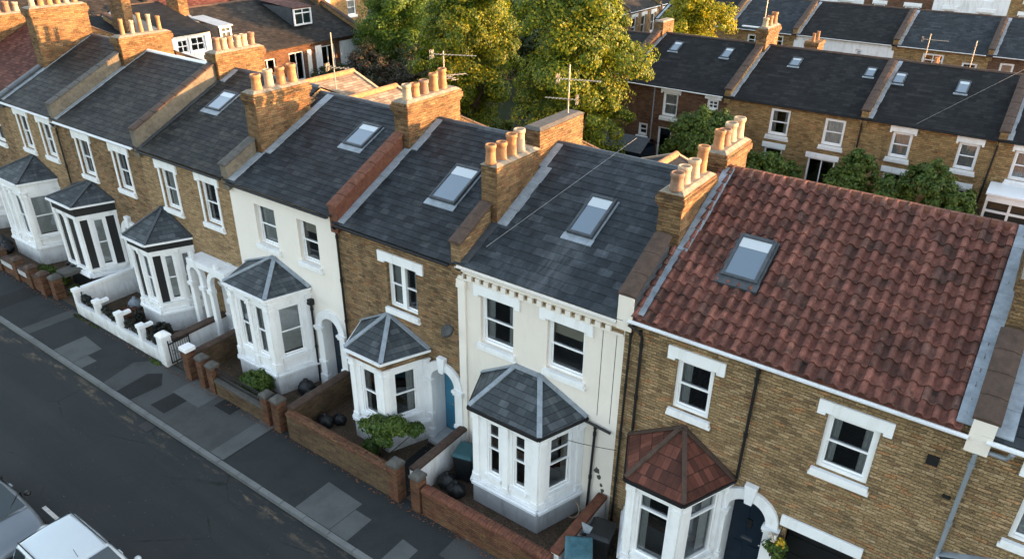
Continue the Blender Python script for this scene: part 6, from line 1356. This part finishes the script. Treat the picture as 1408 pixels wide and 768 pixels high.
        for sx in (x0 + .72, x1 - .75):
            wh = MB().lathe((sx, s_ * (hw - .1), .30), [(.05, -.1), (.27, -.1), (.31, -.07), (.31, .07), (.27, .105), (.2, .1)], 20, Vector((0, s_, 0))).build('wheel', 'rubber', root)
            MB().lathe((sx, s_ * (hw - .1), .30), [(.03, .108), (.19, .103), (.19, .06)], 12, Vector((0, s_, 0))).build('hubcap', 'chrome', wh)
        MB().wbox(-.25, -.07, s_ * hw * 1.0 - .02, s_ * hw * 1.0 + .02, .76, .80).build('door_handle', paint, root, bevel=.008)
    m = MB(); m.wbox(x1 - .10, x1 + .0, -.38, .38, .44, .60); g_ = m.build('grille', 'black_paint', root, bevel=.02)
    m = MB()
    for k_ in range(3): m.wbox(x1 - .0, x1 + .012, -.36, .36, .46 + k_ * .05, .475 + k_ * .05)
    m.build('grille_bar', 'chrome', g_)
    m = MB(); m.wbox(x1 + .001, x1 + .02, -.26, .26, .32, .43); m.build('number_plate', 'white', root)
    m = MB(); m.tube([(xr1 - .12, 0, zr), (xr1 - .26, 0, zr + .14)], .006, 5); m.build('aerial', 'black_iron', root)
    m = MB()
    for yy in (-.35, .25): m.bar((xb1 - .03, yy, zb + .06), (xb1 - .28, yy + .42, zb + .27), .018)
    m.build('wipers', 'black_iron', root)
    for yy in (-1, 1): m = MB(); m.bar((xr0 + .03, yy * rw * .93, zr - .015), (xr1 - .03, yy * rw * .93, zr - .03), .02, .02); m.build('roof_trim', 'black_iron', root)
    for yy in (-1, 1):
        for xx in (-.62, .42): MB().wbox(xx, xx + .012, yy * hw * .985 - .02, yy * hw * .985 + .02, .35, .88).build('door_gap', 'black_iron', root)
    return root
car((-14.55, -8.97, -0.12), 'white hatchback parked in front of the silver car', 'car_white', L=3.72, Wd=1.8, H=1.56, hood=0.79)
car((-18.95, -9.42, -0.12), 'silver grey car with dark windscreen behind the white hatchback', 'car_silver', L=4.2, H=1.5, hood=1.03)

# ---------------------------------------------------------------- trees and shrubs behind
TG = 'big trees between the gardens'
tree('broad tree with sun-yellowed top right behind the aerial on the potless stack', (-17.0, 16.0, 1.9), 9.8, 2.95, 'leaf_y', 100000, 0.064, TG, 61, 0.26, 0.05, 15)
tree('dense green tree with yellow tips left of the broad yellowed tree', (-24.3, 17.2, 1.8), 9.2, 3.0, 'leaf_y', 100000, 0.064, TG, 62, 0.26, 0.02, 15)
tree('darker green tree leftmost of the big trees', (-33.7, 22.5, 1.9), 8.6, 2.9, 'leaf', 80000, 0.066, TG, 63, 0.24, 0.05, 13)
tree('dark tree filling the gap behind the two big ones', (-29.5, 30.0, 1.9), 7.5, 3.4, 'leaf_dark', 18000, 0.12, TG, 64, 0.24, 0.02, 12)
tree('small bright yellow tree on the ridge line of the rear terrace', (-18.9, 33.0, 1.2), 8.0, 2.5, 'leaf_gold', 34000, 0.075, None, 65, 0.18, 0.1, 11)
tree('distant dark tree at the top edge between the crowns', (-36.0, 45.0, 0.7), 8.0, 3.5, 'leaf_dark', 12000, 0.15, 'far trees', 66, 0.24, 0.05, 10)
tree('distant tree behind the dark building', (-50.0, 55.0, 0.6), 9.0, 4.0, 'leaf', 12000, 0.16, 'far trees', 67, 0.24, 0.05, 10)
tree('reddish leaved tree near the top edge centre', (-38.0, 56.0, 0.6), 8.5, 3.0, 'leaf_red', 10000, 0.15, 'far trees', 68, 0.24, 0.05, 10)
BG = 'shrubs in the back gardens'
def rb_(label, loc, blobs, n, mat, seed, size=0.075, name='shrub'): bush(name, label, (loc[0], loc[1], gz(loc[1])), blobs, n, size, mat, BG, 'shrub', seed)
rb_('tall green shrub against the dark brick house', (-11.7, 17.2), [(0, 0, 2.6, 1.3, 1.0, 1.6), (0.9, 0.2, 2.8, 1.0, 0.8, 1.5), (-0.6, 0, 1.6, 1.0, 0.9, 1.3), (0.4, 0, 3.5, 0.9, 0.7, 0.9)], 15000, 'leaf_bush', 71)
rb_('green shrubs left of the french doors', (-8.7, 18.0), [(0, 0, 1.5, 0.9, 0.8, 1.3), (-0.9, 0, 1.4, 0.8, 0.7, 1.2), (0.8, 0.2, 1.3, 0.7, 0.6, 1.2)], 9000, 'leaf_bush', 72)
rb_('bright rounded shrub right of the french doors', (-5.6, 18.2), [(0, 0, 1.5, 0.85, 0.7, 1.3), (0.3, 0.3, 2.5, 0.7, 0.5, 0.9), (0.4, 0, 1.2, 0.7, 0.6, 1.1)], 9500, 'leaf_bush', 73)
rb_('wide dark hedge under the net curtained sashes', (-2.6, 18.0), [(-1.2, 0, 1.6, 0.9, 0.7, 1.2), (0, 0, 2.2, 1.0, 0.7, 1.4), (0.8, 0, 1.7, 0.9, 0.7, 1.3)], 13000, 'leaf_bush', 74)
rb_('paler shrub at the right end of the dark hedge', (-1.3, 17.8), [(0, 0, 1.2, 0.7, 0.6, 1.2), (0.4, 0.1, 0.9, 0.5, 0.5, 1.0)], 3500, 'leaf_bush', 75)
rb_('round dark shrub before the house with the dormer', (-35.2, 18.0), [(0, 0, 1.5, 1.6, 1.4, 1.5)], 7000, 'leaf_dark', 76)
rb_('purplish shrub before the white garden doors', (-33.2, 19.0), [(0, 0, 2.4, 1.5, 1.3, 1.7), (1.4, 0.5, 1.9, 1.3, 1.2, 1.5)], 9000, 'leaf_purple', 77)
rb_('purplish shrub between the tan roofs and the big trees', (-29.2, 18.5), [(0, 0, 2.0, 1.6, 1.3, 1.9), (-1.4, 0.3, 1.8, 1.2, 1.2, 1.6)], 9000, 'leaf_purple', 78)
rb_('dark undergrowth beneath the big trees', (-20.5, 15.0), [(0, 0, 1.0, 2.2, 1.4, 1.4), (-3, 0.5, 1.0, 2.0, 1.4, 1.4)], 7000, 'leaf_dark', 79)
rb_('feathery plant at the foot of the broad yellowed tree', (-14.4, 13.2), [(0, 0, 1.4, 0.6, 0.6, 1.5), (0.5, 0, 1.1, 0.4, 0.4, 1.2)], 3500, 'leaf_bush', 80)
# fences between the gardens
def fence(x, y0, y1, label, top=1.5, along='y'):
    r0 = tag(empty('garden_fence', (x, y0, 0)), label, 'fence', 'fences between the back gardens'); m = MB(); n = int((y1 - y0) / 0.14); rr = random.Random(int(x * 3 + y0))
    for i in range(n):
        a = i * 0.14; z = gz(y0 + a) if along == 'y' else gz(y0); t_ = rr.uniform(-.015, .015)
        if along == 'y': m.wbox(-0.012 + t_ * .3, 0.012, a, a + 0.128, z, z + top + t_)
        else: m.wbox(a, a + 0.128, -0.012, 0.012, z, z + top + t_)
    m.build('boards', 'wood', r0)
    k = max(2, int((y1 - y0) / 1.8)); 
    for i in range(k + 1):
        a = (y1 - y0) * i / k; z = gz(y0 + a) if along == 'y' else gz(y0)
        (MB().wbox(0.015, 0.11, a - 0.05, a + 0.05, z - 0.1, z + top + 0.08) if along == 'y' else MB().wbox(a - 0.05, a + 0.05, 0.015, 0.11, z - 0.1, z + top + 0.08)).build('post', 'wood', r0)
fence(-12.9, 12.6, 20.0, 'weathered fence right of the broad tree'); fence(-5.9, 12.6, 19.9, 'weathered fence behind the red tile roof'); fence(-0.9, 12.6, 19.9, 'weathered fence at the right below the conservatory'); fence(-17.2, 12.6, 20, 'weathered fence under the broad tree')
sh = tag(empty('garden_shed', (-15.6, 18.6, 1.95)), 'dark blue garden shed beneath the broad tree', 'shed')
MB().wbox(-1.0, 1.0, -0.8, 0.9, 0, 1.7).build('wall', 'door_navy', sh); m = MB(); m.add([(-1.15, -0.95, 1.7), (1.15, -0.95, 1.7), (1.15, 0.0, 2.2), (-1.15, 0.0, 2.2), (1.15, 1.0, 1.7), (-1.15, 1.0, 1.7)], [(0, 1, 2, 3), (3, 2, 4, 5)]); m.build('roof', 'lead_dark', sh); MB().wbox(-0.4, 0.3, -0.84, -0.801, 0.05, 1.5).build('door', 'door_navy', sh)

rb_('tall dark shrub added as a sun screen behind the purplish shrubs', (-31.4, 20.6), [(0, 0, 1.5, 1.5, 1.4, 1.6), (0.3, 0.2, 3.0, 1.4, 1.3, 1.4), (-0.6, 0.6, 2.3, 1.2, 1.2, 1.5)], 9000, 'leaf_dark', 81)  # added between the low sun and the dormer house to shade its wall
